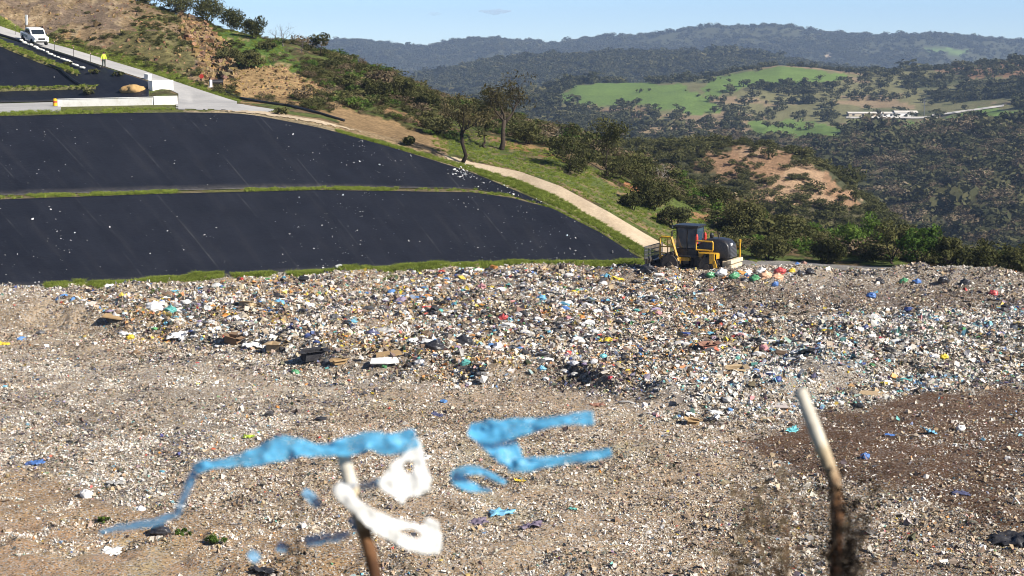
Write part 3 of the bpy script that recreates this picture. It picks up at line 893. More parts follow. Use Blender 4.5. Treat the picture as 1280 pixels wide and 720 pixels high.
fx, fy_, fz = flecks(((Qlo, 800), (Qup, 560), (Qc, 70)), 0, 5)
nf = len(fx)
fl = np.exp(RNG.normal(math.log(0.056), 0.5, nf))
fc = np.repeat(np.array([(0.72, 0.72, 0.72)]), nf, 0) * RNG.uniform(0.35, 1.05, (nf, 1))
o = link('litter', litter_mesh('litter_flecks', fx, fy_, fz, fl, fl * 0.7, fc, RNG.random(nf) < 0.2), litter_mat)
tag(o, 'tiny white scraps of paper caught on the black sheets', 'litter', kind='stuff')

# white splash and scraps near the corner of the upper sheet
sx, sy = RNG.normal(578, 7, 60), RNG.normal(217, 4.5, 60)
pts = [ground_at(a, b) for a, b in zip(sx, sy)]
pp = np.array([(p.x, p.y - 0.05, p.z + 0.14) for p in pts])
o = link('litter', litter_mesh('litter_splash', pp[:, 0], pp[:, 1], pp[:, 2], np.exp(RNG.normal(math.log(0.11), 0.5, 60)), np.full(60, 0.08), np.full((60, 3), 0.78), np.zeros(60, bool)), litter_mat)
tag(o, 'patch of white paper scraps on the black sheet near the round-crowned oak', 'litter', kind='stuff')

# ================================================================== ROADS
def sheet(name, r0, r1, c0, c1, off, mat, kind='structure', poly=None):
    Q, _, N = sub_sheet(r0, r1, c0, c1, off)
    msk = None
    if poly:
        ctr = (Q[:-1, :-1] + Q[1:, 1:]) / 2; qx, qy = proj(ctr[..., 0], ctr[..., 1], ctr[..., 2])
        msk = in_poly(poly, qx + 5 * fbm(qx / 7, qy / 3, 3, 88), qy + 2 * fbm(qx / 7, qy / 3, 3, 89))
    o = link(name, grid_mesh(name, Q, mask=msk), mat)
    return tag(o, kind=kind)


t = NT('worn_concrete_road')
n1 = t.noise(0.25, 6, 0.6); n2 = t.noise(5.0, 8, 0.75)
c = t.mix(t.ramp(n1.outputs['Fac'], [(0.35, 0.0), (0.65, 1.0)]), (0.33, 0.325, 0.32), (0.42, 0.41, 0.395))
c = t.mix(1.0, c, t.ramp(n2.outputs['Fac'], [(0.3, 0.8), (0.7, 1.08)]), 'MULTIPLY')
road_mat = t.end(t.pbsdf(c, 0.85, 0, 0.3, n2.outputs['Fac'], 0.02))
sheet('road', RI[7] + 1, RI[8], -420, 296, 0.05, road_mat)
sheet('road', RI[4] + 1, RI[7] + 1, 200, 420, 0.055, road_mat, poly=[(222, 104), (262, 115), (300, 128), (352, 136), (336, 141), (300, 139), (262, 136), (222, 136)])
sheet('path', RI[5] + 1, RI[6], -420, 76, 0.05, road_mat)

t = NT('dirt_track')
n1 = t.noise(0.4, 7, 0.65); n2 = t.noise(4.0, 9, 0.75)
c = t.mix(t.ramp(n1.outputs['Fac'], [(0.35, 0.0), (0.65, 1.0)]), (0.38, 0.30, 0.21), (0.48, 0.39, 0.28))
c = t.mix(1.0, c, t.ramp(n2.outputs['Fac'], [(0.3, 0.75), (0.7, 1.12)]), 'MULTIPLY')
track_mat = t.end(t.pbsdf(c, 0.95, 0, 0.1, n2.outputs['Fac'], 0.05))
sheet('dirt_road', RI[5], RI[6], 592, 838, 0.05, track_mat)
sheet('dirt_road', RI[4] + 3, RI[6], 262, 596, 0.06, track_mat, poly=[(270, 138), (350, 139), (400, 149), (450, 164), (400, 154), (350, 145), (310, 141)])
sheet('dirt_road', RI[4] + 3, RI[6], 540, 596, 0.06, track_mat, poly=[(550, 193), (580, 199), (600, 206), (600, 210), (570, 203)])
# ================================================================== PLANTS
OAK = leafy('oak_leaves', (0.030, 0.034, 0.013), (0.082, 0.083, 0.032), (0.16, 0.148, 0.06))
OAKB = leafy('brownish_oak_leaves', (0.040, 0.036, 0.017), (0.095, 0.082, 0.038), (0.17, 0.145, 0.07))
SCRUB = leafy('scrub_leaves', (0.036, 0.042, 0.017), (0.095, 0.096, 0.038), (0.19, 0.165, 0.07))
BRIGHT = leafy('young_leaves', (0.040, 0.075, 0.016), (0.085, 0.14, 0.028), (0.15, 0.20, 0.04), 0.3)
BROWNL = leafy('dry_twigs', (0.075, 0.055, 0.034), (0.155, 0.12, 0.075), (0.25, 0.205, 0.14), 0.15)
FARL = leafy('far_leaves', (0.024, 0.028, 0.014), (0.068, 0.069, 0.033), (0.15, 0.132, 0.062), 0.15)
GRASSM = leafy('grass_blades', (0.13, 0.18, 0.03), (0.23, 0.28, 0.055), (0.40, 0.37, 0.13), 0.3)
BARK = plain('bark', (0.075, 0.058, 0.045), 0.95, spec=0.1, var=0.5, scale=5, bump=0.05)
DARKBARK = plain('stripped_cork_bark', (0.035, 0.026, 0.022), 0.95, spec=0.1, var=0.5, scale=5, bump=0.05)
DEADW = plain('bleached_wood', (0.36, 0.33, 0.30), 0.9, spec=0.1, var=0.5, scale=6)
GREYW = plain('grey_twigs', (0.16, 0.135, 0.125), 0.9, spec=0.1, var=0.5, scale=6)


def leaf_quads(centers, radii, n, size, rng, flat=0.75, tone_var=0.45, shell=0.55):
    """n leaf clumps spread through the given lumps"""
    centers = np.asarray(centers, float); radii = np.asarray(radii, float)
    w = radii ** 2; w /= w.sum()
    k = rng.choice(len(centers), n, p=w)
    d = rng.normal(size=(n, 3)); d /= np.linalg.norm(d, axis=1, keepdims=True)
    rr = shell + (1.05 - shell) * rng.random(n) ** 0.7
    p = centers[k] + d * (radii[k] * rr)[:, None] * np.array([1, 1, flat])
    nr = d + rng.normal(0, 0.75, (n, 3)); nr /= np.linalg.norm(nr, axis=1, keepdims=True)
    up = rng.normal(size=(n, 3))
    a = np.cross(nr, up); a /= np.linalg.norm(a, axis=1, keepdims=True) + 1e-9
    b = np.cross(nr, a)
    s = size * np.exp(rng.normal(0, 0.35, n))[:, None]
    j = lambda: rng.uniform(0.5, 1.2, (n, 1))
    V = np.stack([p - a * s * j(), p - b * s * 0.55 * j(), p + a * s * j(), p + b * s * 0.55 * j()], 1).reshape(-1, 3)
    lump = rng.uniform(0, tone_var, len(centers))
    tone = np.clip(lump[k] + rng.normal(0, 0.09, n) + 0.08, 0, 1)
    return V, np.repeat(tone, 4)


def quads_mesh(name, V, tone, mat):
    n = len(V) // 4
    me = mesh_np(name, V, np.full(n, 4), np.arange(4 * n), np.repeat(tone[:, None], 3, 1))
    me.materials.append(mat)
    return me


def lumps(n, rx, rz, rmin, rmax, rng, z0=0.5):
    c = []
    for _ in range(n):
        a = rng.uniform(0, 2 * math.pi); q = math.sqrt(rng.random()) * rx
        zz = z0 + rng.uniform(-1, 1) * rz * math.sqrt(max(0.05, 1 - (q / rx) ** 2 * 0.8))
        c.append((q * math.cos(a), q * math.sin(a), zz))
    return np.array(c), rng.uniform(rmin, rmax, n)


def proto(kind, i, mat, leaves, leaf):
    """unit plant, about 1 m high and 1.2 m wide"""
    rng = np.random.default_rng(900 + 17 * i + len(kind) * 131)
    if kind == 'shrub':
        c, r = lumps(7, 0.42, 0.22, 0.16, 0.30, rng, 0.42)
    elif kind == 'tree':
        c, r = lumps(10, 0.36, 0.26, 0.17, 0.30, rng, 0.46)
    else:
        c, r = lumps(5, 0.34, 0.30, 0.14, 0.24, rng, 0.5)
    V, tone = leaf_quads(c, r, leaves, leaf, rng)
    V[:, 2] = np.maximum(V[:, 2], -0.05)
    if kind == 'tree':                              # short stem
        k = 5; st = []
        for q in range(k):
            a0, a1 = 2 * math.pi * q / k, 2 * math.pi * (q + 1) / k
            st += [(0.05 * math.cos(a0), 0.05 * math.sin(a0), -0.1), (0.05 * math.cos(a1), 0.05 * math.sin(a1), -0.1),
                   (0.03 * math.cos(a1), 0.03 * math.sin(a1), 0.6), (0.03 * math.cos(a0), 0.03 * math.sin(a0), 0.6)]
        V = np.concatenate([V, np.array(st)]); tone = np.concatenate([tone, np.full(len(st), 0.1)])
    me = quads_mesh('%s_leaves' % kind, V, tone, mat)
    return bpy.data.objects.new('%s_leaves' % kind, me)


def proto_set(name, objs):
    c = bpy.data.collections.new(name)
    for o in objs: c.objects.link(o)
    return c


def instancer(name, pts, scl, collection, label, cat, seed=0):
    """one 'stuff' object: a plant mass grown from points with geometry nodes"""
    r = np.random.default_rng(seed)
    n = len(pts)
    me = bpy.data.meshes.new(name)
    me.vertices.add(n); me.vertices.foreach_set('co', np.asarray(pts, np.float32).ravel())
    sa = me.attributes.new('scl', 'FLOAT_VECTOR', 'POINT'); sa.data.foreach_set('vector', np.asarray(scl, np.float32).ravel())
    ra = me.attributes.new('rot', 'FLOAT_VECTOR', 'POINT')
    rv = np.stack([r.normal(0, 0.08, n), r.normal(0, 0.08, n), r.uniform(0, 6.28, n)], -1); ra.data.foreach_set('vector', rv.astype(np.float32).ravel())
    ia = me.attributes.new('pick', 'INT', 'POINT'); ia.data.foreach_set('value', r.integers(0, len(collection.objects), n).astype(np.int32))
    o = link(name, me)
    g = bpy.data.node_groups.new(name + '_grow', 'GeometryNodeTree')
    g.interface.new_socket('Geometry', in_out='INPUT', socket_type='NodeSocketGeometry')
    g.interface.new_socket('Geometry', in_out='OUTPUT', socket_type='NodeSocketGeometry')
    gi = g.nodes.new('NodeGroupInput'); go = g.nodes.new('NodeGroupOutput')
    ip = g.nodes.new('GeometryNodeInstanceOnPoints'); ip.inputs['Pick Instance'].default_value = True
    ci_ = g.nodes.new('GeometryNodeCollectionInfo'); ci_.inputs['Collection'].default_value = collection
    ci_.inputs['Separate Children'].default_value = True; ci_.inputs['Reset Children'].default_value = True
    def attr(nm, ty):
        a = g.nodes.new('GeometryNodeInputNamedAttribute'); a.data_type = ty; a.inputs['Name'].default_value = nm
        return [s for s in a.outputs if s.enabled and s.name == 'Attribute'][0]
    g.links.new(gi.outputs[0], ip.inputs['Points']); g.links.new(ci_.outputs[0], ip.inputs['Instance'])
    g.links.new(attr('scl', 'FLOAT_VECTOR'), ip.inputs['Scale'])
    er = g.nodes.new('FunctionNodeEulerToRotation'); g.links.new(attr('rot', 'FLOAT_VECTOR'), er.inputs[0]); g.links.new(er.outputs[0], ip.inputs['Rotation'])
    g.links.new(attr('pick', 'INT'), ip.inputs['Instance Index'])
    g.links.new(ip.outputs[0], go.inputs[0])
    md = o.modifiers.new('grow', 'NODES'); md.node_group = g
    return tag(o, label, cat, kind='stuff')


# sampling of the terrain grid
_e1 = np.linalg.norm(np.diff(P, axis=1), axis=-1)[:-1]; _e2 = np.linalg.norm(np.diff(P, axis=0), axis=-1)[:, :-1]
AREA = _e1 * _e2
cGS, cPX, cPY, cVIS, cGD = GS[:-1, :-1], GPX[:-1, :-1], GPY[:-1, :-1], VIS[:-1, :-1] | VIS[1:, 1:], GD[:-1, :-1]
cn1, cn2, cn3, cn4 = [a[:-1, :-1] for a in TN]
cC = C[:-1, :-1]
cgreen = (cC[..., 1] > 1.35 * cC[..., 0])


def scatter(density, n, seed):
    r = np.random.default_rng(seed)
    w = (AREA * density * cVIS).ravel()
    k = r.choice(len(w), n, p=w / w.sum())
    i, j = np.unravel_index(k, AREA.shape)
    a, b = r.random(n)[:, None], r.random(n)[:, None]
    p = (P[i, j] * (1 - a) + P[i + 1, j] * a) * (1 - b) + (P[i, j + 1] * (1 - a) + P[i + 1, j + 1] * a) * b
    return p, i, j, r


onscreen = (cPX > -130) & (cPX < 1410)
SH = proto_set('shrubs', [proto('shrub', i, SCRUB, 420, 0.055) for i in range(6)])
SHB = proto_set('dry_shrubs', [proto('shrub', i + 20, BROWNL, 380, 0.05) for i in range(3)])
SHG = proto_set('green_shrubs', [proto('shrub', i + 30, BRIGHT, 380, 0.05) for i in range(3)])
MT = proto_set('mid_trees', [proto('tree', i, OAK, 420, 0.06) for i in range(5)])
FT = proto_set('far_trees', [proto('tree', i + 40, FARL, 110, 0.115) for i in range(6)])
GRP = []
for i in range(4):
    rg = np.random.default_rng(70 + i); n = 46
    a = rg.uniform(0, 6.28, n); q = rg.random(n) * 0.32; h = rg.uniform(0.45, 1.0, n); ln = rg.normal(0, 0.22, (n, 2))
    bx, by = q * np.cos(a), q * np.sin(a); wd_ = 0.03
    V = np.stack([np.stack([bx - wd_ * np.sin(a), by + wd_ * np.cos(a), 0 * a - 0.05], -1), np.stack([bx + wd_ * np.sin(a), by - wd_ * np.cos(a), 0 * a - 0.05], -1),
                  np.stack([bx + ln[:, 0] + 0.008, by + ln[:, 1], h], -1), np.stack([bx + ln[:, 0] - 0.008, by + ln[:, 1], h], -1)], 1).reshape(-1, 3)
    GRP.append(bpy.data.objects.new('grass_tuft', quads_mesh('grass_tuft', V, np.repeat(rg.uniform(0, 0.5, n), 4), GRASSM)))
GR = proto_set('grass_tufts', GRP)

# ---- grass on benches, verges and hump
bench = ((cGS > 2) & (cGS < 3)) * np.clip(0.5 + cn1 * 2.0, 0.06, 1) + ((cGS > 4) & (cGS < 5.2) & (cPX < 260)) * 0.22 * np.clip(.5 + 2 * cn1, 0.05, 1.5) + ((cGS > 4.0) & (cGS < 5) & (cPX > 420) & (cPX < 815)) * 0.9
verge = ((cGS > 8.02) & (cGS < 8.22 + 0.1 * cn1) & (cPX < 300)) * 0.55 + ((cGS > 6.1) & (cGS < 8.8) & (cPX > 540) & (cPX < 960)) * 0.22
dens = (bench * 3.0 + verge + 0.12 * (cgreen & (cGS > 8) & (cGS < 11))) * onscreen * ~((cPX > 218) & (cPX < 305) & (cGS < 7.8))
p, i, j, r = scatter(dens, 8000, 41)
s = r.uniform(0.10, 0.26, len(p)); instancer('grass', p, np.stack([s * 2.6, s * 2.6, s], -1), GR, 'short green grass along the benches and track verges', 'grass', 1)
# ---- strip of grass at the foot of the lower liner
n = 7500
gpx = RNG.uniform(60, 846, n); gd = np.interp(gpx, cols, DA) - np.abs(RNG.normal(0.0, 0.8, n)) + 0.2 - 0.25
gx = (gd * CP - ZT * SP) * (gpx - 640) / F
k = (fbm(gpx / 26.0, np.zeros(n), 3, 77) + 0.0015 * (gpx - 160) > -0.32) & ~((gpx < 470) & (gpx > 400) & (RNG.random(n) < 0.6))
gz = waste_z(gx, gd) * 0 + ZT - 0.02 + 0.0
gp = np.stack([gx, gd, np.maximum(gz, np.where(gd < np.interp(gpx, cols, DA) - 0.3, waste_z(gx, gd) - 0.05, gz))], -1)[k]
extra = []
for cx, cy, rr, m in ((225, 667, 8, 40), (268, 677, 7, 40), (488, 349, 10, 60), (196, 368, 8, 30)):
    pass
s = RNG.uniform(0.16, 0.42, len(gp)); instancer('grass', gp, np.stack([s * 2.4, s * 2.4, s], -1), GR, 'green grass strip between the lower black sheet and the rubbish', 'grass', 2)

# ---- scrub on the near hillside
nearh = (cGS > 7.7) & (cGS < 11.2) & (cPX > 300) & ((cGS > 9.0) | (cPX < 560) | (cPX > 900))
bare = (cC[..., 0] > 0.28)
dd = nearh * np.where(bare, 0.03, np.where(cgreen, 0.5, 1.0)) * np.clip(0.7 + 1.2 * cn2, 0.1, 1.5) * onscreen
dd = dd * np.where((cGS > 9.6), 1.0, 0.75) * np.where((cPX > 250) & (cPX < 380) & (cGS < 9.9), 0.3, 1)
p, i, j, r = scatter(dd * np.where((cPX > 620) & (cGS > 9), 1.5, 1.0), 5200, 51)
pxx = cPX[i, j]
h = np.exp(r.normal(math.log(0.92), 0.42, len(p))) * np.interp(pxx, [300, 450, 650, 900, 1300], [0.55, 0.8, 0.85, 1.0, 1.1])
q = r.random(len(p))
for nm, lo, hi, cc, lb, ct in (('scrub', 0, .62, SH, 'low olive green scrub covering the hillside beside the track', 'scrub'), ('scrub', .62, .84, SHB, 'dry brown twiggy scrub on the hillside beside the track', 'scrub'), ('scrub', .84, 1.1, SHG, 'fresh green low bushes on the hillside beside the track', 'scrub')):
    k = (q >= lo) & (q < hi)
    instancer(nm, p[k], np.stack([h[k] * 1.5, h[k] * 1.5, h[k]], -1), cc, lb, ct, 3)
# tufts on the ochre hill
hl = (cGS > 8.1) & (cGS < 10.5) & (cPX < 300) & onscreen
p, i, j, r = scatter(hl * np.where(cgreen | (cC[..., 1] > 0.95 * cC[..., 0]), 1.0, 0.22) * np.clip(0.5 + 1.5 * cn2, 0.05, 1), 1500, 52)
h = np.exp(r.normal(math.log(0.42), 0.4, len(p)))
instancer('scrub', p, np.stack([h * 1.7, h * 1.7, h], -1), SH, 'small tufts of scrub on the ochre cut hill above the road', 'scrub', 4)

# rubble of the crumbling rock and stones on the cut hill
rk = rock[:-1, :-1] & (cGS < 11)
p1_, _, _, r = scatter(rk * 1.0, 1500, 53); p2_, _, _, _ = scatter(((cGS > 8.05) & (cGS < 10.5) & (cPX < 262) & onscreen) * 1.0, 3200, 54)
p3_, _, _, _ = scatter(((cGS > 8) & (cGS < 10.5) & (cPX >= 262) & (cPX < 410) & (cC[..., 0] > .4)) * 1.0, 700, 55)
pa = np.concatenate([p1_, p2_, p3_]); na = len(pa)
sz_ = np.concatenate([np.exp(r.normal(math.log(.42), .5, len(p1_))), np.exp(r.normal(math.log(.2), .5, len(p2_) + len(p3_)))])
sc_ = np.array((0.40, 0.27, 0.14)) * r.uniform(.5, 1.15, (na, 1)) + r.normal(0, .02, (na, 3))
o = link('rubble', litter_mesh('rubble', pa[:, 0], pa[:, 1], pa[:, 2], np.minimum(sz_, 1.2), np.minimum(sz_, 1.2) * .8, np.clip(sc_, .02, .6), np.ones(na, bool)), terrain_mat)
tag(o, 'ochre stones and rubble of the crumbling cut hill above the road', 'rubble', kind='stuff')

# ---- middle distance
md = (cGS > 11.5) & (cGS < 14) & onscreen
p, i, j, r = scatter(md * np.where(bare, 0.22, 1.0) * np.clip(0.8 + 1.3 * cn3 + 0.6 * cn2, 0.1, 2) / np.clip(cGD / 300, 0.6, 3), 3000, 61)
h = np.exp(r.normal(math.log(1.35), 0.45, len(p)))
q = r.random(len(p)) < 0.86
instancer('scrub', p[q], np.stack([h * 1.5, h * 1.5, h], -1)[q], SH, 'scrub bushes on the reddish spur in the middle distance', 'scrub', 5)
instancer('scrub', p[~q], np.stack([h * 1.5, h * 1.5, h * 1.3], -1)[~q], MT, 'dark low trees on the reddish spur in the middle distance', 'scrub', 6)
md = (cGS >= 14) & (cGS < 16.1) & onscreen & ~cgreen
p, i, j, r = scatter(md * np.clip(0.6 + 1.4 * cn3 + 0.5 * cn4, 0.08, 2), 6500, 62)
h = np.exp(r.normal(math.log(2.9), 0.5, len(p)))
q = r.random(len(p)) < 0.66
instancer('woods', p[q], np.stack([h * 1.5, h * 1.5, h], -1)[q], FT, 'dark green woods filling the valley side', 'woods', 7)
instancer('scrub', p[~q], np.stack([h * 1.5, h * 1.5, h], -1)[~q], SHB, 'brownish bare thicket on the valley side', 'scrub', 8)
md = (cGS >= 16.1) & (cGS < 18.5) & onscreen
woods = np.where(cgreen, 0.009, np.where(bare, 0.14, np.clip((cn3 + 0.4 * cn4 + 0.02) * 2.6, 0.06, 1.0)))
woods = np.where((cPX > 1045) & (cPX < 1265) & (cPY > 129) & (cPY < 163), woods * 0.05, woods)
p, i, j, r = scatter(md * woods, 5600, 63)
h = np.exp(r.normal(math.log(4.0), 0.4, len(p)))
instancer('woods', p, np.stack([h * 1.45, h * 1.45, h], -1), FT, 'scattered dark oaks and copses on the green hill', 'woods', 9)
md = (cGS >= 18.5) & (cGS < 20.4) & onscreen
p, i, j, r = scatter(md * np.clip(0.8 + 0.9 * cn4, 0.15, 1.5), 8000, 64)
h = np.exp(r.normal(math.log(7.0), 0.33, len(p)))
instancer('woods', p, np.stack([h * 1.4, h * 1.4, h], -1), FT, 'dark wooded ridge behind the green hill', 'woods', 10)
md = (cGS >= 20.4) & (cGS < 22.3) & onscreen & ~cgreen
p, i, j, r = scatter(md * np.clip(0.7 + 1.2 * cn4, 0.1, 1.5) * np.where(cC[..., 0] > .4, 0.03, 1), 15000, 65)
h = np.exp(r.normal(math.log(8.0), 0.33, len(p)))
instancer('woods', p, np.stack([h * 1.5, h * 1.5, h], -1), FT, 'hazy blue wooded ridge along the skyline', 'woods', 11)


# ------------------------------------------------------------------ single trees
def tree(name, label, base, h, width, leaves=2600, leaf=0.13, trunk=0.3, mat=OAK, bark=BARK, lean=(0, 0), seed=0, dead=False, group=None, cat='tree', rad=None, conic=False, gap=0.0):
    rng = np.random.default_rng(seed)
    root = empty(name, base, label, cat, group)
    bm = bmesh.new()
    tips = []
    rad = rad or h * 0.028
    H = h * trunk
    top = Vector((lean[0] * H, lean[1] * H, H))
    b0 = Vector((0, 0, -0.25))
    pts = [b0, b0.lerp(top, 0.3) + Vector((rng.normal(0, .03), rng.normal(0, .03), 0)) * h, b0.lerp(top, 0.7) + Vector((rng.normal(0, .02), rng.normal(0, .02), 0)) * h, top]
    bm_tube(bm, pts, [rad * 1.35, rad, rad * .9, rad * .85], 8)
    def branch(p, d, L, r, lev):
        n = 4; q = [p]; dd = d.copy()
        for _ in range(n - 1):
            dd = (dd + Vector(rng.normal(0, 0.24, 3)) + Vector((0, 0, 0.05))).normalized()
            q.append(q[-1] + dd * (L / (n - 1)))
        bm_tube(bm, q, [r, r * .8, r * .65, r * .45], 5 if lev else 6)
        if lev >= (3 if dead else 2):
            tips.append(q[-1]); return
        if lev >= 1: tips.append(q[2])
        for k in range(rng.integers(2, 4) if lev else 3):
            nd = (dd + Vector(rng.normal(0, 0.62, 3))).normalized()
            branch(q[-1] if k else q[2], nd, L * rng.uniform(.5, .8), r * .5, lev + 1)
    nl = 5 if not conic else 4
    for k in range(nl):
        a = 6.28 * k / nl + rng.uniform(-.5, .5)
        sp = width / h * (0.7 if not conic else 0.25)
        d = Vector((math.cos(a) * sp, math.sin(a) * sp, rng.uniform(0.45, 1.0))).normalized()
        branch(top - Vector((0, 0, H * rng.uniform(0, .25))), d, (h - H) * rng.uniform(.42, .6), rad * .55, 0)
    tp = np.array([tuple(v) for v in tips])
    # fit the crown to the height and width of the tree in the picture
    cz0 = H * 0.85
    fit = lambda v: v
    mx = np.percentile(np.abs(tp[:, :2] - np.array(top[:2])), 92) ; mz = tp[:, 2].max()
    sx = min(1.35, (width * 0.5 * (0.80 if not dead else 1.0)) / max(mx, .1)); sz = (h * (0.90 if not dead else 1.0) - H) / max(mz - H, .1)
    for v in bm.verts:
        if v.co.z > H * .9:
            f = min(1, (v.co.z - H * .9) / (h * .12))
            v.co.x = top.x + (v.co.x - top.x) * (1 + (sx - 1) * f); v.co.y = top.y + (v.co.y - top.y) * (1 + (sx - 1) * f)
            v.co.z = H * .9 + (v.co.z - H * .9) * (1 + (sz - 1) * f)
    done(bm, 'trunk', bark, root, True)
    if not dead:
        tp[:, 0] = top.x + (tp[:, 0] - top.x) * sx; tp[:, 1] = top.y + (tp[:, 1] - top.y) * sx
        tp[:, 2] = np.maximum(H * .9 + (tp[:, 2] - H * .9) * sz, H * .8)
        if conic:
            f = np.clip(1 - (tp[:, 2] - H) / (h - H), 0.1, 1)[:, None]; tp[:, :2] *= f
        if gap: tp = tp[rng.random(len(tp)) > gap]
        rr = rng.uniform(.09, .17, len(tp)) * max(width, h * 0.55)
        V, tone = leaf_quads(tp, rr, leaves, leaf, rng, 0.7, 0.5, 0.35)
        me = quads_mesh('crown', V, tone, mat)
        link('crown', me, None, root)
    return root


def bush(label, base, h, width, leaves=1400, leaf=0.12, mat=OAK, seed=0, group=None, name='bush', cat='bush'):
    rng = np.random.default_rng(seed)
    root = empty(name, base, label, cat, group)
    n = int(10 + width * 3)
    c, r = lumps(n, width * .38, h * .30, min(h, width) * .18, min(h, width) * .32, rng, h * .48)
    V, tone = leaf_quads(c, r, leaves, leaf, rng, 0.8, 0.5, 0.3)
    V[:, 2] = np.maximum(V[:, 2], -0.1)
    link('crown', quads_mesh('crown', V, tone, mat), None, root)
    bm = bmesh.new()
    for k in range(5):
        e = c[k % n]; bm_tube(bm, [(e[0] * .15, e[1] * .15, -.2), (e[0] * .5, e[1] * .5, e[2] * .5), tuple(e)], [.06, .045, .02], 5)
    done(bm, 'trunk', BARK, root, True)
    return root


def PXM(p): return F / (p.y * CP - p.z * SP)          # pixels per metre at a point


def T(px, py, hp, wp, name, label, **k):
    """tree whose foot is seen at (px,py), hp pixels high and wp wide"""
    b = ground_at(px, py, k.pop('row', RI[6]))
    s = PXM(b)
    return tree(name, label, b, hp / s, wp / s, **k)


def B(px, py, hp, wp, label, **k):
    b = ground_at(px, py, k.pop('row', RI[6]))
    s = PXM(b)
    return bush(label, b, hp / s, wp / s, **k)


T(577, 203, 92, 78, 'oak_tree', 'round-crowned oak on a bare dark trunk at the edge of the black sheet', trunk=.40, bark=DARKBARK, seed=3, leaves=2600, mat=OAKB, leaf=.11, gap=.1, rad=.17, row=RI[4])
T(626, 187, 102, 100, 'oak_tree', 'taller open-crowned oak with a leaning grey trunk, uphill of the track', trunk=.36, seed=23, leaves=3000, lean=(.12, 0), gap=.0, mat=OAKB, leaf=.11, rad=.24)
T(606, 186, 78, 26, 'cypress_tree', 'narrow dark green tree squeezed between the two oaks above the track', trunk=.1, seed=21, leaves=1500, conic=True)
T(712, 214, 58, 62, 'oak_tree', 'smaller half of the dense dark holm oak pair below the open-crowned oak', trunk=.12, seed=31, leaves=3000, leaf=.12)
T(758, 221, 74, 96, 'oak_tree', 'largest dense dark holm oak, standing on the slope right of the dirt track', trunk=.12, seed=33, leaves=6000, leaf=.13)
T(401, 70, 30, 24, 'oak_tree', 'small lone green tree standing on the skyline beside the far blue ridge', trunk=.22, seed=41, leaves=900)
T(353, 58, 31, 34, 'dead_tree', 'leafless dead tree on the skyline of the green hump', trunk=.15, seed=44, dead=True, bark=GREYW, rad=.09)
T(377, 66, 18, 16, 'dead_tree', 'short leafless dead sapling beside the skyline dead tree', trunk=.2, seed=45, dead=True, bark=GREYW, rad=.06)
T(823, 233, 28, 24, 'dead_tree', 'bleached white twisted dead tree among dark bushes right of the track', trunk=.15, seed=47, dead=True, bark=DEADW, rad=.13)
T(690, 178, 36, 46, 'dead_tree', 'grey bare twiggy tree right of the open-crowned oak', trunk=.12, seed=49, dead=True, bark=GREYW, rad=.08)
T(1190, 345, 34, 30, 'dead_tree', 'pale bare twigs standing behind the right rim of the rubbish', trunk=.12, seed=50, dead=True, bark=GREYW, rad=.07, row=RI[7])
for k, (px, py, hp, wp, lb) in enumerate((
        (190, 6, 24, 36, 'cropped dark bush on the skyline, farthest up the ochre hill'),
        (226, 16, 34, 44, 'dark skyline bush above the crumbling ochre rock'),
        (262, 27, 44, 48, 'tallest dark skyline bush on the ridge above the green hump'),
        (291, 37, 38, 36, 'dark skyline bush just uphill of the last bush before open sky'),
        (319, 48, 32, 30, 'last dark skyline bush before the open sky and dead tree'),
        (285, 76, 20, 34, 'dark bush casting shade on the bare rock beside the ochre bank'),
        (312, 85, 22, 46, 'wide grey green bush right above the ochre bank'),
        (336, 62, 12, 26, 'low green bush on the green hump below the skyline bushes'),
        (430, 110, 20, 34, 'grey green bush above the pale path, downhill of the lone skyline tree'),
        (352, 150, 10, 20, 'low dark bush beside the black pipe at the bend of the track'),
        (470, 122, 26, 44, 'brownish green bush on the ridge left of the paired ridge bushes'),
        (503, 128, 34, 30, 'pointed dark bush of the pair on the ridge'),
        (532, 140, 30, 46, 'broad bush of the pair on the ridge left of the round-crowned oak'),
        (545, 168, 26, 40, 'bush half hidden behind the round-crowned oak'),
        (510, 182, 12, 22, 'small dark bush beside the rim of the upper black sheet'),
        (660, 180, 30, 40, 'dark bush behind the leaning grey oak trunk'),
        (815, 262, 50, 56, 'dark green bush above the foot of the dirt track'),
        (842, 286, 34, 44, 'olive bush directly behind the machine cab'),
        (790, 262, 24, 36, 'low olive bush between the track verge and the holm oak'),
        (890, 262, 34, 60, 'wide grey green bush below the reddish spur'),
        (930, 292, 52, 52, 'rounded dark green tree-like bush behind the yellow machine'),
        (985, 300, 38, 56, 'brownish bush upper right of the yellow machine'),
        (962, 326, 34, 50, 'olive bush nearest the tail of the yellow machine'),
        (1035, 332, 36, 56, 'dark olive bush behind the coloured bags at the fill rim'))):
    B(px, py, hp, wp, lb, seed=200 + k, leaves=int(1000 + hp * wp * 1.6), mat=(OAK, SCRUB, OAK, OAK)[k % 4], row=RI[7] if px > 780 else RI[6])
for k, (px, py, hp, wp, lb) in enumerate((
        (1080, 318, 52, 60, 'bright green pine-like tree in the row behind the right rim of the fill'),
        (1115, 330, 60, 56, 'tallest green tree of the row behind the right rim of the fill'),
        (1150, 338, 56, 50, 'dense green tree right of the tallest in the row behind the fill'),
        (1185, 338, 44, 48, 'rounded green tree behind the pale bare twigs'),
        (1225, 346, 40, 60, 'low wide dark tree near the right end of the fill rim'),
        (1268, 350, 36, 56, 'dark tree at the far right end of the fill rim'))):
    T(px, py, hp, wp, 'pine_tree', lb, trunk=.1, seed=300 + k, leaves=2600, leaf=.13, mat=BRIGHT if k < 4 and k % 2 == 0 else OAK, row=RI[7])
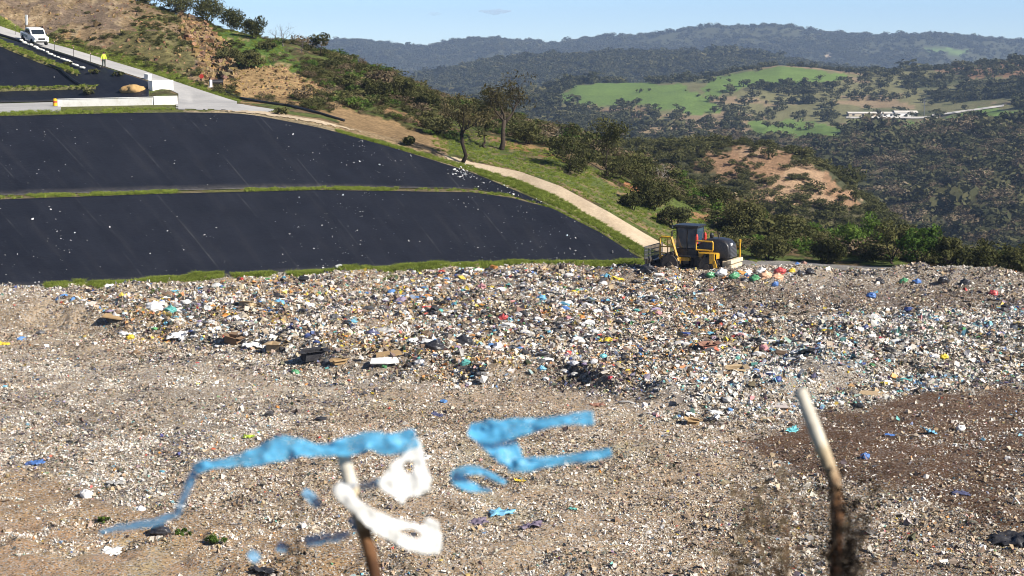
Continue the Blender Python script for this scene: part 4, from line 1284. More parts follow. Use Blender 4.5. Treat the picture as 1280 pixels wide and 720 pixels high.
# ================================================================== THINGS
YELLOW = plain('machine_yellow', (0.66, 0.36, 0.012), 0.5, spec=0.5, var=0.35, dirt=(0.14, 0.10, 0.065))
BLACKP = plain('black_paint', (0.014, 0.015, 0.018), 0.38, spec=0.5, var=0.3, dirt=(0.06, 0.05, 0.045))
DARKST = plain('worn_steel', (0.085, 0.078, 0.072), 0.6, 0.5, var=0.5, dirt=(0.13, 0.095, 0.065), bump=0.02)
CREAM = plain('cream_steel', (0.70, 0.60, 0.42), 0.55, var=0.25, dirt=(0.3, 0.22, 0.14))
GREYP = plain('grey_mesh', (0.12, 0.125, 0.14), 0.45, 0.3, var=0.3)
REDP = plain('red_paint', (0.50, 0.045, 0.03), 0.45, var=0.25)
WHITEP = plain('white_paint', (0.80, 0.80, 0.79), 0.32, spec=0.5, var=0.08, dirt=(0.5, 0.45, 0.38))
CONC = plain('whitewashed_concrete', (0.84, 0.82, 0.78), 0.85, var=0.08, scale=0.8, dirt=(0.68, 0.64, 0.57))
RUBBER = plain('tyre_rubber', (0.02, 0.02, 0.021), 0.85, var=0.3)
BLACKPLAST = plain('black_plastic', (0.018, 0.018, 0.02), 0.4, var=0.3)
t = NT('dark_glass'); GLASS = t.end(t.pbsdf((0.015, 0.02, 0.026), 0.06, 0, 0.6))
t = NT('cab_glass'); CABGLASS = t.end(t.pbsdf((0.03, 0.055, 0.085), 0.05, 0, 0.7))
CHROME = plain('lamp_glass', (0.7, 0.72, 0.74), 0.15, 0.4, var=0.1)


def part(name, mat, parent, fn, bevel=0.0, smooth=False):
    bm = bmesh.new(); fn(bm)
    return done(bm, name, mat, parent, smooth, bevel)


# ------------------------------------------------------------------ landfill compactor
cb = Vector((float(wx(868, 340, 141.6)), 141.6, ZT - 0.18))                 # standing behind the fresh heap
comp = empty('compactor', cb, 'yellow and black landfill compactor with spiked steel wheels and a dozer blade', 'compactor', rotz=math.pi - R(27))
comp.scale = (.86, .93, 1.05)


def drum(x, y):
    def fn(bm):
        prof = [(0.30, -.5), (.78, -.5), (.80, -.47), (.80, .47), (.78, .5), (.30, .5)]
        seg = 30; rings = []
        for r_, yy in prof:
            rings.append([bm.verts.new((r_ * math.cos(2 * math.pi * k / seg), yy, r_ * math.sin(2 * math.pi * k / seg))) for k in range(seg)])
        for a, b in zip(rings[:-1], rings[1:]):
            for k in range(seg): bm.faces.new((a[k], a[(k + 1) % seg], b[(k + 1) % seg], b[k]))
        for k in range(12):
            for q in range(4):
                a = 2 * math.pi * (k + .5 * (q % 2)) / 12
                rot = Matrix.Rotation(-a, 3, 'Y')
                bm_box(bm, (0.86 * math.cos(a), -.36 + .24 * q, 0.86 * math.sin(a)), (.28, .15, .20), rot)
    w_ = part('drum_wheel', DARKST, comp, fn)
    w_.location = (x, y, .88)
    part('hub', DARKST, w_, lambda bm: bm_tube(bm, [(0, -.42 if y < 0 else .42, 0), (0, -.56 if y < 0 else .56, 0)], [.30, .26], 16))


for x in (1.75, -1.95):
    for y in (1.28, -1.28): drum(x, y)
part('chassis', BLACKP, comp, lambda bm: (bm_box(bm, (2.0, 0, 1.15), (2.2, 1.5, .7)), bm_box(bm, (-1.9, 0, 1.1), (3.4, 1.5, .7)), bm_tube(bm, [(.2, 0, .7), (.2, 0, 1.5)], .35, 12), bm_box(bm, (.15, 0, 1.55), (2.6, 2.3, .14))), bevel=.03)
prof = [(-3.75, 1.45), (-3.85, 1.9), (-3.72, 2.55), (-3.35, 2.86), (-2.6, 2.98), (-1.6, 2.95), (-.95, 2.75), (-.7, 2.3), (-.7, 1.45)]
hood = part('hood', BLACKP, comp, lambda bm: bm_prism(bm, prof, -1.02, 1.02), bevel=.16, smooth=True)
part('radiator_grille', GREYP, hood, lambda bm: [bm_box(bm, (-3.87 + .12 * (k / 9.0) ** 2, 0, 1.62 + k * .10), (.05, 1.7 - .02 * k, .055)) for k in range(10)])
part('sticker', WHITEP, hood, lambda bm: bm_box(bm, (-3.72, .25, 2.58), (.14, .42, .17)))
part('air_cleaner', BLACKP, hood, lambda bm: bm_tube(bm, [(-1.5, -.45, 2.9), (-1.5, -.45, 3.15), (-1.5, -.45, 3.3)], [.16, .2, .12], 12))
part('exhaust_pipe', DARKST, hood, lambda bm: bm_tube(bm, [(-2.3, -.3, 2.9), (-2.3, -.3, 3.25), (-2.4, -.3, 3.35)], [.07, .07, .07], 10))
for s in (1, -1): part('fender', YELLOW, comp, lambda bm: (bm_box(bm, (-1.95, s * 1.32, 1.92), (1.7, .85, .07)), bm_box(bm, (-2.85, s * 1.32, 1.72), (.07, .85, .4)), bm_box(bm, (-1.1, s * 1.1, 1.72), (.07, .4, .45))), bevel=.02)
part('rear_bumper', CREAM, comp, lambda bm: (bm_box(bm, (-4.02, 0, 1.32), (.42, 3.0, .30)), bm_box(bm, (-4.05, 0, .95), (.36, 2.7, .28)), bm_box(bm, (-3.55, 0, 1.1), (.7, 2.2, .5))), bevel=.04)
cab = part('cab', BLACKP, comp, lambda bm: (
    [bm_box(bm, (x, y, 2.75), (.11, .11, 2.1)) for x in (1.45, .42, -.52) for y in (.82, -.82)],
    bm_box(bm, (.45, 0, 3.86), (2.35, 2.0, .14)), bm_box(bm, (.45, 0, 1.85), (2.0, 1.7, .55)), bm_box(bm, (1.75, 0, 3.83), (.4, 1.9, .10)),
    bm_box(bm, (.45, 0, 3.74), (2.05, 1.72, .12)), bm_box(bm, (.2, 0, 2.3), (.5, .5, .5)), bm_box(bm, (-.05, 0, 2.75), (.16, .5, .8))), bevel=.025)
part('window', CABGLASS, cab, lambda bm: bm_box(bm, (.93, .80, 2.95), (.92, .03, 1.55)))
part('window', CABGLASS, cab, lambda bm: bm_box(bm, (-.05, .80, 2.95), (.82, .03, 1.55)))
part('window', CABGLASS, cab, lambda bm: bm_box(bm, (.45, -.80, 2.95), (1.85, .03, 1.55)))
part('windscreen', CABGLASS, cab, lambda bm: bm_box(bm, (1.45, 0, 2.95), (.03, 1.5, 1.55)))
part('rear_window', CABGLASS, cab, lambda bm: bm_box(bm, (-.53, 0, 3.1), (.03, 1.5, 1.2)))
for y in (1.02, -1.02):
    part('extinguisher', REDP, cab, lambda bm: (bm_tube(bm, [(-.62, y, 2.55), (-.62, y, 3.1), (-.62, y, 3.22), (-.62, y, 3.3)], [.13, .13, .09, .04], 12), bm_box(bm, (-.62, y * .9, 2.8), (.05, .2, .05))))
part('mirror', BLACKP, cab, lambda bm: (bm_tube(bm, [(1.5, .9, 3.5), (1.75, 1.25, 3.5)], .025, 6), bm_box(bm, (1.75, 1.3, 3.25), (.06, .22, .42))))


def rail(bm, pts, r=.035): bm_tube(bm, pts, r, 6)


part('handrail', YELLOW, comp, lambda bm: (rail(bm, [(-.75, 1.45, 2.1), (-.75, 1.45, 2.75), (-.8, 1.45, 2.82), (-2.35, 1.45, 2.82), (-2.4, 1.45, 2.75), (-2.4, 1.45, 2.2), (-2.35, 1.45, 2.14), (-.75, 1.45, 2.14)], .075),
     rail(bm, [(-1.0, 1.45, 2.14), (-1.0, 1.45, 1.9)], .05), rail(bm, [(-2.1, 1.45, 2.14), (-2.1, 1.45, 1.9)], .05)))
part('handrail', YELLOW, comp, lambda bm: (bm_box(bm, (-3.95, -1.35, 2.0), (.16, .14, 1.3)), bm_box(bm, (-3.75, -1.35, 2.25), (.45, .1, .1)), bm_box(bm, (-3.6, -1.35, 1.9), (.1, .1, .9)), bm_box(bm, (-3.95, -1.35, 2.72), (.2, .2, .2))), bevel=.02)
part('support_frame', YELLOW, comp, lambda bm: (bm_box(bm, (-2.45, 1.78, 1.55), (.5, .12, .8)), bm_box(bm, (-2.72, 1.78, 1.1), (.34, .12, .6), Matrix.Rotation(R(20), 3, 'Y'))), bevel=.02)
part('step', YELLOW, comp, lambda bm: bm_box(bm, (-1.2, 1.2, 1.75), (.5, .3, .35)), bevel=.02)
part('ladder', YELLOW, comp, lambda bm: (rail(bm, [(2.9, 1.35, 1.3), (2.9, 1.35, 2.9), (2.75, 1.35, 3.0), (1.75, 1.35, 3.0), (1.2, 1.35, 1.4)], .09), rail(bm, [(2.15, 1.35, 1.3), (2.15, 1.35, 3.0)], .05),
     rail(bm, [(2.9, 1.35, 2.25), (1.5, 1.35, 2.25)], .045), rail(bm, [(2.9, 1.35, 1.75), (1.32, 1.35, 1.75)], .045), rail(bm, [(1.75, 1.45, 3.0), (1.0, 1.5, 1.2)], .13)))
part('platform', YELLOW, comp, lambda bm: (bm_box(bm, (2.3, 1.05, 1.45), (1.5, .8, .12)), bm_box(bm, (1.2, 1.35, 1.25), (.7, .35, .5)), bm_box(bm, (.4, 1.2, 1.35), (.9, .3, .25))), bevel=.02)
for y in (.95, -.95):
    part('push_arm', DARKST, comp, lambda bm: bm_tube(bm, [(1.6, y, .9), (3.0, y, .75), (4.0, y, .62)], [.16, .17, .15], 8))
    part('lift_cylinder', CHROME, comp, lambda bm: bm_tube(bm, [(2.7, y * .5, 1.45), (3.9, y * .6, 1.05)], [.10, .06], 8))
bp = [(4.05, .05), (3.98, .45), (4.0, .85), (4.12, 1.3), (4.2, 1.3), (4.08, .85), (4.06, .45), (4.14, .05)]
blade = part('blade', DARKST, comp, lambda bm: (bm_prism(bm, bp, -2.1, 2.1), [bm_box(bm, (3.98, s * 2.0, .68), (.25, .10, 1.2)) for s in (1, -1)], [bm_box(bm, (3.9, -1.6 + .8 * k, .65), (.18, .08, 1.0)) for k in range(5)]))
part('blade_screen', GREYP, blade, lambda bm: ([bm_box(bm, (4.16, -2.05 + 4.1 * k / 22, 1.75), (.04, .045, .92)) for k in range(23)], [bm_box(bm, (4.17, 0, z), (.06, 4.2, .06)) for z in (1.33, 1.6, 1.9, 2.2)]))
for y in (.6, -.6): part('work_lamp', CHROME, comp, lambda bm: bm_box(bm, (1.98, y, 3.72), (.1, .22, .14)))

# ------------------------------------------------------------------ white pick-up on the road
tb = ground_at(43, 54.5, RI[6])
dirv = ground_at(100, 72, RI[7]) - ground_at(30, 42, RI[7])
hdg = math.atan2(dirv.y, dirv.x)
truck = empty('pickup_truck', tb + Vector((0, 0, .05)), 'white double-cab pickup truck coming down the road at the top left', 'pickup truck', rotz=hdg)
truck.rotation_euler = (0, math.atan2(-dirv.z, math.hypot(dirv.x, dirv.y)), hdg)
bodyp = [(-2.6, .55), (-2.62, 1.08), (-.95, 1.1), (-.75, 1.72), (-.45, 1.80), (.55, 1.80), (.85, 1.72), (1.45, 1.16), (2.35, 1.06), (2.58, .92), (2.62, .5), (2.45, .42), (-2.4, .42)]
body = part('body', WHITEP, truck, lambda bm: bm_prism(bm, bodyp, -.87, .87), bevel=.07, smooth=False)
part('windscreen', GLASS, truck, lambda bm: bm_box(bm, (1.20, 0, 1.46), (.03, 1.42, .66), Matrix.Rotation(R(-47), 3, 'Y')))
for y in (.875, -.875):
    part('window', GLASS, truck, lambda bm: (bm_prism(bm, [(.32, 1.2), (.32, 1.66), (.68, 1.66), (1.12, 1.2)], y - .012, y + .012)))
    part('window', GLASS, truck, lambda bm: (bm_prism(bm, [(.24, 1.2), (.24, 1.66), (-.52, 1.66), (-.72, 1.2)], y - .012, y + .012)))
    part('headlight', CHROME, truck, lambda bm: bm_box(bm, (2.56, y * .76, .88), (.16, .34, .2)), bevel=.02)
    part('mirror', BLACKPLAST, truck, lambda bm: bm_box(bm, (1.0, y * 1.16, 1.25), (.12, .2, .18)), bevel=.02)
    for x in (1.65, -1.6):
        w_ = part('wheel', RUBBER, truck, lambda bm: bm_tube(bm, [(0, -.13, 0), (0, -.11, 0), (0, .11, 0), (0, .13, 0)], [.33, .38, .38, .33], 22))
        w_.location = (x, y * .93, .38)
        part('rim', DARKST, w_, lambda bm: bm_tube(bm, [(0, math.copysign(.10, y), 0), (0, math.copysign(.145, y), 0)], [.22, .2], 14))
part('grille', BLACKPLAST, truck, lambda bm: (bm_box(bm, (2.60, 0, .84), (.06, .8, .2)), bm_box(bm, (2.63, 0, .52), (.06, 1.3, .16))))
part('load_bed', BLACKPLAST, truck, lambda bm: (bm_box(bm, (-1.78, 0, 1.10), (1.5, 1.5, .06)), bm_tube(bm, [(-1.05, -.7, 1.1), (-1.05, -.7, 1.75), (-1.05, .7, 1.75), (-1.05, .7, 1.1)], .04, 6), bm_box(bm, (-1.9, .2, 1.25), (.9, .8, .3))))
part('side_shade', plain('teal_decal', (0.05, 0.16, 0.19), 0.4), truck, lambda bm: [bm_box(bm, (-1.0, y, .8), (2.2, .012, .3)) for y in (.88, -.88)])  # dark teal panels paint the shade and reflection on the white sides
sb = ground_at(34, 43, RI[6])
sg = empty('sign_board', sb, 'tall narrow white board on a dark post behind the pickup truck', 'sign board', rotz=R(-20))
part('panel', WHITEP, sg, lambda bm: bm_box(bm, (0, 0, 1.75), (.30, .06, 1.25)), bevel=.01)
part('post', BLACKPLAST, sg, lambda bm: (bm_tube(bm, [(-.2, .05, -.2), (-.2, .05, 2.3)], .05, 8), bm_box(bm, (-.12, .05, 1.9), (.2, .05, .05))))

# ------------------------------------------------------------------ worker in a high-visibility vest
pb = ground_at(130, 85, RI[6])
SKINM = plain('skin', (0.42, 0.26, 0.19), 0.6, var=0.1)


def skin_body(parent, name, mat, joints, edges, radii, sub=2):
    me = bpy.data.meshes.new(name); me.from_pydata(joints, edges, []); me.update()
    o = link(name, me, mat, parent)
    m = o.modifiers.new('skin', 'SKIN'); m.use_smooth_shade = True
    for i, r_ in enumerate(radii):
        rr = r_ if hasattr(r_, '__len__') else (r_, r_)
        me.skin_vertices[0].data[i].radius = rr
    me.skin_vertices[0].data[0].use_root = True
    s = o.modifiers.new('sub', 'SUBSURF'); s.levels = sub; s.render_levels = sub
    return o


man = empty('person', pb, 'person in a bright yellow vest standing at the edge of the road', 'person', rotz=R(200))
J = [(0, 0, .95), (0, 0, 1.15), (0, 0, 1.36), (0, 0.01, 1.50), (0, .02, 1.60), (0, .03, 1.70),
     (.17, 0, 1.40), (.25, -.01, 1.14), (.27, .05, .90), (.27, .07, .82), (-.17, 0, 1.40), (-.25, -.01, 1.14), (-.24, .08, .92), (-.23, .11, .84),
     (.10, 0, .90), (.12, .02, .50), (.13, -.02, .09), (.14, .12, .04), (-.10, 0, .90), (-.12, .02, .50), (-.13, -.02, .09), (-.14, .12, .04)]
E = [(0, 1), (1, 2), (2, 3), (3, 4), (4, 5), (2, 6), (6, 7), (7, 8), (8, 9), (2, 10), (10, 11), (11, 12), (12, 13), (0, 14), (14, 15), (15, 16), (16, 17), (0, 18), (18, 19), (19, 20), (20, 21)]
fing = []
for hi, sgn in ((9, 1), (13, -1)):
    hx, hy, hz_ = J[hi]
    for k, (dx, ln) in enumerate(((-.030, .07), (-.010, .08), (.010, .078), (.030, .062))):
        J += [(hx + dx * .3, hy + dx, hz_ - .045), (hx + dx * .3 - sgn * .012, hy + dx, hz_ - .045 - ln)]
        E += [(hi, len(J) - 2), (len(J) - 2, len(J) - 1)]; fing += [.010, .008]
    J += [(hx - sgn * .01, hy + .05, hz_ - .01), (hx - sgn * .02, hy + .065, hz_ - .05)]; E += [(hi, len(J) - 2), (len(J) - 2, len(J) - 1)]; fing += [.011, .009]
RD = [(.16, .11), (.145, .10), (.17, .11), .055, .085, .085, .065, .047, .036, (.03, .042), .065, .047, .036, (.03, .042), .09, .062, .048, .04, .09, .062, .048, .04] + fing
pbody = skin_body(man, 'body', SKINM, J, E, RD)
HIVIS = plain('hi_vis_cloth', (0.62, 0.78, 0.06), 0.8, var=0.15)
TROU = plain('dark_trousers', (0.045, 0.06, 0.05), 0.9, var=0.3)
skin_body(man, 'jacket', HIVIS, [(0, 0, .92), (0, 0, 1.15), (0, 0, 1.37), (0, 0, 1.47), (.17, 0, 1.41), (.25, -.01, 1.14), (.27, .04, .93), (-.17, 0, 1.41), (-.25, -.01, 1.14), (-.24, .07, .95)],
          [(0, 1), (1, 2), (2, 3), (2, 4), (4, 5), (5, 6), (2, 7), (7, 8), (8, 9)], [(.20, .15), (.18, .135), (.20, .14), .08, .088, .068, .058, .088, .068, .058])
skin_body(man, 'trousers', TROU, [(0, 0, .95), (.10, 0, .88), (.12, .02, .50), (.13, -.02, .10), (-.10, 0, .88), (-.12, .02, .50), (-.13, -.02, .10)], [(0, 1), (1, 2), (2, 3), (0, 4), (4, 5), (5, 6)], [(.17, .125), .11, .08, .07, .11, .08, .07])
part('shoe', BLACKPLAST, man, lambda bm: bm_box(bm, (.14, .05, .05), (.11, .30, .11)), bevel=.04)
part('shoe', BLACKPLAST, man, lambda bm: bm_box(bm, (-.14, .05, .05), (.11, .30, .11)), bevel=.04)
part('hair', plain('dark_hair', (0.02, 0.015, 0.012), 0.8), man, lambda bm: bmesh.ops.create_icosphere(bm, subdivisions=2, radius=.112, matrix=Matrix.Translation((0, .0, 1.70)) @ Matrix.Diagonal((.92, 1.02, .95, 1))), smooth=True)
part('nose', SKINM, man, lambda bm: bm_tube(bm, [(0, .10, 1.66), (0, .145, 1.635), (0, .12, 1.62)], [.012, .018, .012], 6))
part('mouth', REDP, man, lambda bm: bm_box(bm, (0, .112, 1.595), (.05, .02, .012)))
for s in (1, -1):
    part('eye', BLACKPLAST, man, lambda bm: bm_tube(bm, [(s * .035, .104, 1.675), (s * .035, .118, 1.675)], .012, 6))
    part('ear', SKINM, man, lambda bm: bm_box(bm, (s * .1, .02, 1.65), (.02, .04, .06)))


# ------------------------------------------------------------------ white concrete walls
def wall(name, label, a, b, h, th, cat='wall', mat=None, group=None):
    d = b - a; L = d.length
    ln = math.hypot(d.x, d.y)
    o = part(name, mat or CONC, None, lambda bm: (bm_box(bm, (ln / 2, 0, h / 2 - .15), (ln, th, h + .3)), bm_box(bm, (ln / 2, 0, h + .03), (ln + .02, th + .08, .06))), bevel=.03)
    o.location = a; o.rotation_euler = (0, -math.atan2(d.z, ln), math.atan2(d.y, d.x))
    return tag(o, label, cat, group)


g = lambda px, py: ground_at(px, py, RI[4])
a0, a1, a2 = g(73, 133.5), g(192, 131), g(222, 130.5)
wall('concrete_wall', 'long low white concrete wall along the top of the upper black bank', a0, a1 + Vector((0, 0, 0)), 0.72, .45)
wall('concrete_wall', 'short white concrete wall butted to the right end of the long one', a1 + (a2 - a1) * .012 + Vector((0, -.04, 0)), a2, 0.78, .45)
g7 = lambda px, py: ground_at(px, py, RI[6])
wall('concrete_block', 'white concrete block wall between the small black cell and the road', g7(188, 113), g7(214, 112), 0.95, .8, 'block')
wall('concrete_block', 'small white concrete block at the upper end of the black apron beside the road', g7(182, 99.5), g7(187, 100.5), 0.6, .5, 'block')

# yellow marker, bollard, red sign, pipes, white stones
mk = empty('marker_post', g(69, 133), 'yellow marker drum at the left end of the long white wall', 'marker')
part('drum', plain('marker_yellow', (0.72, 0.42, 0.02), 0.5), mk, lambda bm: bm_tube(bm, [(0, 0, -.05), (0, 0, .12), (0, 0, .7), (0, 0, .78)], [.24, .24, .20, .12], 14))
part('band', REDP, mk, lambda bm: bm_tube(bm, [(0, 0, .38), (0, 0, .52)], [.228, .222], 14))
for (px, py), lb in (((76, 124), 'left'), ((149, 121.5), 'right')):
    pass
bo = empty('bollard', ground_at(263.5, 109, RI[7]), 'white bollard at the foot of the ochre bank', 'bollard')
part('post', WHITEP, bo, lambda bm: bm_tube(bm, [(0, 0, -.1), (0, 0, .75), (0, 0, .82)], [.17, .17, .08], 14))
part('base_plate', CONC, bo, lambda bm: bm_box(bm, (0, 0, .02), (.5, .5, .08)), bevel=.01)
rs = empty('warning_sign', ground_at(252, 104, RI[7]), 'small red warning sign beside the white bollard', 'sign', rotz=R(-10))
part('panel', REDP, rs, lambda bm: bm_tube(bm, [(0, -.02, .75), (0, .02, .75)], [.26, .26], 8), bevel=.005)
part('post', DARKST, rs, lambda bm: bm_tube(bm, [(0, .05, -.1), (0, .05, .95)], .03, 8))
dr = empty('drum', ground_at(272, 106, RI[7]), 'black plastic drum lying right of the white bollard', 'drum', rotz=R(20))
part('barrel', BLACKPLAST, dr, lambda bm: bm_tube(bm, [(-.6, 0, .3), (-.55, 0, .3), (.5, 0, .3), (.6, 0, .3)], [.24, .30, .30, .24], 16))
part('cap', DARKST, dr, lambda bm: bm_tube(bm, [(.6, .1, .38), (.64, .1, .38)], .06, 10))


def ground_line(pix, row, lift, n=10):
    out = []
    for (a, b) in zip(pix[:-1], pix[1:]):
        for k in range(n):
            u_ = k / n; out.append(ground_at(a[0] + (b[0] - a[0]) * u_, a[1] + (b[1] - a[1]) * u_, row, lift))
    out.append(ground_at(*pix[-1], row, lift)); return out


def hose(label, pix, row, r_, lift, name='pipe', mat=BLACKPLAST):
    pts = ground_line(pix, row, lift, 6)
    o = part(name, mat, None, lambda bm: bm_tube(bm, pts, r_, 8), smooth=True)
    return tag(o, label, 'pipe')


hose('black pipe curving along the side of the pale path below the ochre bank', [(282, 116), (296, 123), (330, 129), (360, 133), (400, 143), (430, 152)], RI[5], .13, .12)
hose('long black pipe along the lower edge of the climbing road below the truck', [(-60, 24), (0, 45), (30, 54), (62, 65), (100, 77), (126, 86)], RI[6], .17, .14)
hose('thin black hose hanging down the sheet of the small cell', [(62, 84), (74, 88), (88, 100), (98, 107), (108, 112)], RI[6], .11, .28)

WST = plain('white_stone', (0.72, 0.70, 0.64), 0.9, var=0.2)
lab = 'white sandbag in the row weighing down the black apron below the road'
for k in range(20):
    u_ = (k + random.uniform(-.3, .3)) / 19.0
    p_ = ground_at(27 + 78 * u_, 54.5 + 34.5 * u_ + random.uniform(-.7, .7), RI[6], .32)
    bm = bmesh.new(); bmesh.ops.create_icosphere(bm, subdivisions=2, radius=.5)
    co_ = np.array([v.co for v in bm.verts]); ff = 1 + .25 * fbm(co_[:, 0] * 2 + k, co_[:, 1] * 2 + co_[:, 2], 2, 9)
    for v, f in zip(bm.verts, ff):
        v.co = Vector((v.co.x * random.uniform(.9, 1) * 1.05, v.co.y * .62, v.co.z * .42)) * f
    o = done(bm, 'sandbag', WST, None, True); o.location = p_; o.rotation_euler = (0, .2, random.uniform(-.9, .2)); o.scale = (random.uniform(.42, .8),) * 3
    tag(o, lab, 'sandbag', 'white sandbags along the road edge')
for k, (px, py) in enumerate(((19, 44), (42, 54.5), (68, 64.5), (92, 72.5), (113, 79.5))):
    st = empty('stake', ground_at(px, py, RI[6]), 'thin grey stake in the line along the lower edge of the climbing road', 'stake', 'stakes along the road edge')
    part('rod', DARKST, st, lambda bm: bm_tube(bm, [(0, 0, -.2), (0.03, 0, 1.15)], .035, 6))
    part('cap', plain('stake_cap', (0.5, 0.3, 0.3), 0.6), st, lambda bm: bm_tube(bm, [(.03, 0, 1.1), (.03, 0, 1.2)], .055, 8))

# grassy soil strip across the small black cell
def strip(name, pix_top, pix_bot, row, lift, colr, n=40):
    A = ground_line(pix_top, row, lift, n); Bq = ground_line(pix_bot, row, lift, n)
    Q = np.array([[tuple(x * (1 - s) + y * s) for x, y in zip(A, Bq)] for s in np.linspace(0, 1, 7)])
    Q[1:-1, :, 2] += .08 + .12 * fbm(Q[1:-1, :, 0] * 1.3, Q[1:-1, :, 1] * 1.3, 4, 12)
    Q[0, :, 2] -= .3; Q[-1, :, 2] -= .3
    cc = np.zeros(Q.shape); cc[:] = colr
    cc = cc * (1 + .5 * fbm(Q[..., 0] / .8, Q[..., 1] / .8, 3, 14))[..., None]
    o = link(name, grid_mesh(name, Q, np.clip(cc, .02, .6)), terrain_mat)
    tag(o, kind='structure'); return Q


Qs = strip('grass_strip', [(-40, 37), (0, 52), (45, 70), (97, 92)], [(-40, 45), (0, 60), (45, 78), (97, 96)], RI[6], .22, (.36, .32, .12))
Qm = strip('grass_strip', [(-40, 113.5), (0, 112.5), (60, 111), (120, 110.5)], [(-40, 116), (0, 115), (60, 113.5), (120, 112.5)], RI[6], .22, (.22, .21, .09))
sp_ = []
for Q_, n_ in ((Qs, 500), (Qm, 160)):
    for _ in range(n_):
        sp_.append(Q_[RNG.integers(1, 6), RNG.integers(0, Q_.shape[1])] + RNG.normal(0, .12, 3) * np.array([1, 1, 0]))
s = RNG.uniform(.10, .24, len(sp_)); instancer('grass', np.array(sp_), np.stack([s * 2.4, s * 2.4, s], -1), GR, 'yellowish grass strips crossing the small black cell', 'grass', 22)
for (px, py, hp, wp, lb) in ((110, 119, 9, 18, 'dark weedy bush growing at the foot of the small black cell'), (118, 92, 7, 22, 'green weeds on the black apron just left of the person'), (148, 95, 6, 20, 'green weeds on the black apron just right of the person'), (84, 82, 6, 16, 'green weeds among the white sandbags')):
    B(px, py, hp, wp, lb, seed=px, leaves=400, mat=SCRUB, name='weed_clump', cat='weeds', leaf=.1)
heap = ground_at(168, 113, RI[6])
bm = bmesh.new(); bmesh.ops.create_icosphere(bm, subdivisions=4, radius=1)
co_ = np.array([v.co for v in bm.verts]); ff = 1 + .35 * fbm(co_[:, 0] * 2, co_[:, 1] * 2 + co_[:, 2], 4, 19)
for v, f in zip(bm.verts, ff):
    v.co = Vector((v.co.x * 1.35 * f, v.co.y * .9 * f, v.co.z * .62 * f))
o = done(bm, 'soil_heap', plain('ochre_soil', (0.46, 0.29, 0.12), 0.95, var=.4, bump=.05), None, True); o.location = heap; tag(o, 'small ochre soil heap against the white block wall', 'soil heap')

# ------------------------------------------------------------------ far buildings, mast, pale lane
def far_at(px, py): return ground_at(px, py, RI[15])


ROOFM = plain('pale_roof', (0.62, 0.58, 0.52), 0.8, var=.2, scale=.2); BEIGE = plain('beige_wall', (0.50, 0.42, 0.32), 0.9, var=.2, scale=.2); FARW = plain('bright_white_wall', (0.82, 0.81, 0.79), 0.8, var=.08, scale=.2)
for (px0, px1, py, hp, m_, lb) in ((1061, 1096, 145.5, 5.5, BEIGE, 'long beige farm shed on the far hillside, left end of the row'), (1102, 1118, 146, 6, FARW, 'short white farm building in the middle of the far row'), (1119, 1147, 146, 7.5, FARW, 'long white farm building beside the mast on the far hillside')):
    a, b = far_at(px0, py), far_at(px1, py); s = 1 / PXM(a); L = (px1 - px0) * s; h = hp * s
    root = empty('farm_building', a, lb, 'building', rotz=0)
    part('wall', m_, root, lambda bm: bm_prism(bm, [(0, -2), (L, -2), (L, h * .72), (0, h * .72)], 0, 9))
    part('roof', ROOFM, root, lambda bm: [bm.faces.new([bm.verts.new(p) for p in q]) for q in (((-.4, -.5, h * .70), (L + .4, -.5, h * .70), (L + .4, 4.5, h), (-.4, 4.5, h)), ((-.4, 9.5, h * .70), (-.4, 4.5, h + .01), (L + .4, 4.5, h + .01), (L + .4, 9.5, h * .70)))])
    nw = max(2, int(L / 5))
    for k in range(nw):
        part('window', GLASS, root, lambda bm: bm_box(bm, (L * (k + .5) / nw, -.03, h * .36), (1.6, .08, 1.1)))
mp = far_at(1155, 145); ms = empty('mast', mp, 'thin grey lattice mast beside the far white buildings', 'mast')
hm = 21 / PXM(mp)
part('pole', GREYP, ms, lambda bm: bm_tube(bm, [(0, 0, -1), (0, 0, hm)], [.35, .16], 8))
for f in (.95, .8): part('antenna', GREYP, ms, lambda bm: bm_box(bm, (0, 0, hm * f), (1.6, .2, .5)))
def lane(pix, wpx):
    A = [far_at(a, b) + Vector((0, 0, .5)) for a, b in pix]; Bq = [far_at(a, b + wpx) + Vector((0, 0, .5)) for a, b in pix]
    Q = np.array([[tuple(p_) for p_ in A], [tuple(p_) for p_ in Bq]]); o = link('road', grid_mesh('road', Q), ROOFM); tag(o, kind='structure')
lane([(1058 + 6 * k, 146.5 + .2 * math.sin(k)) for k in range(20)], 2.2)
lane([(1165 + 6 * k, 143.5 - 12 * (k / 15.0) ** 1.1) for k in range(16)], 2.2)

# ------------------------------------------------------------------ two small clouds
t = NT('cloud_vapour'); pvc = t.n('ShaderNodeVolumePrincipled'); pvc.inputs['Color'].default_value = (.72, .78, .88, 1); pvc.inputs['Density'].default_value = .009
t.l(pvc.outputs[0], t.out.inputs['Volume']); CLM = t.m
for (px, py, wp, hp, lb) in ((619, 15, 42, 8, 'larger faint grey cloud low in the blue sky'), (543, 17, 18, 6, 'smaller faint grey cloud left of the larger one')):
    c_ = W(px, py, 9000); s = 9000 / F
    bm = bmesh.new()
    for k in range(7):
        q = (k - 3) / 3.0
        bmesh.ops.create_icosphere(bm, subdivisions=3, radius=1, matrix=Matrix.Translation((q * wp * s * .34, random.uniform(-5, 5), random.uniform(-.1, .15) * hp * s)) @ Matrix.Diagonal((wp * s * .17, wp * s * .2, hp * s * (.5 - .3 * abs(q)), 1)))
    o = done(bm, 'cloud', CLM, None, True); o.location = c_
    rm = o.modifiers.new('merge', 'REMESH'); rm.mode = 'VOXEL'; rm.voxel_size = 3.0
    tag(o, lb, 'cloud')
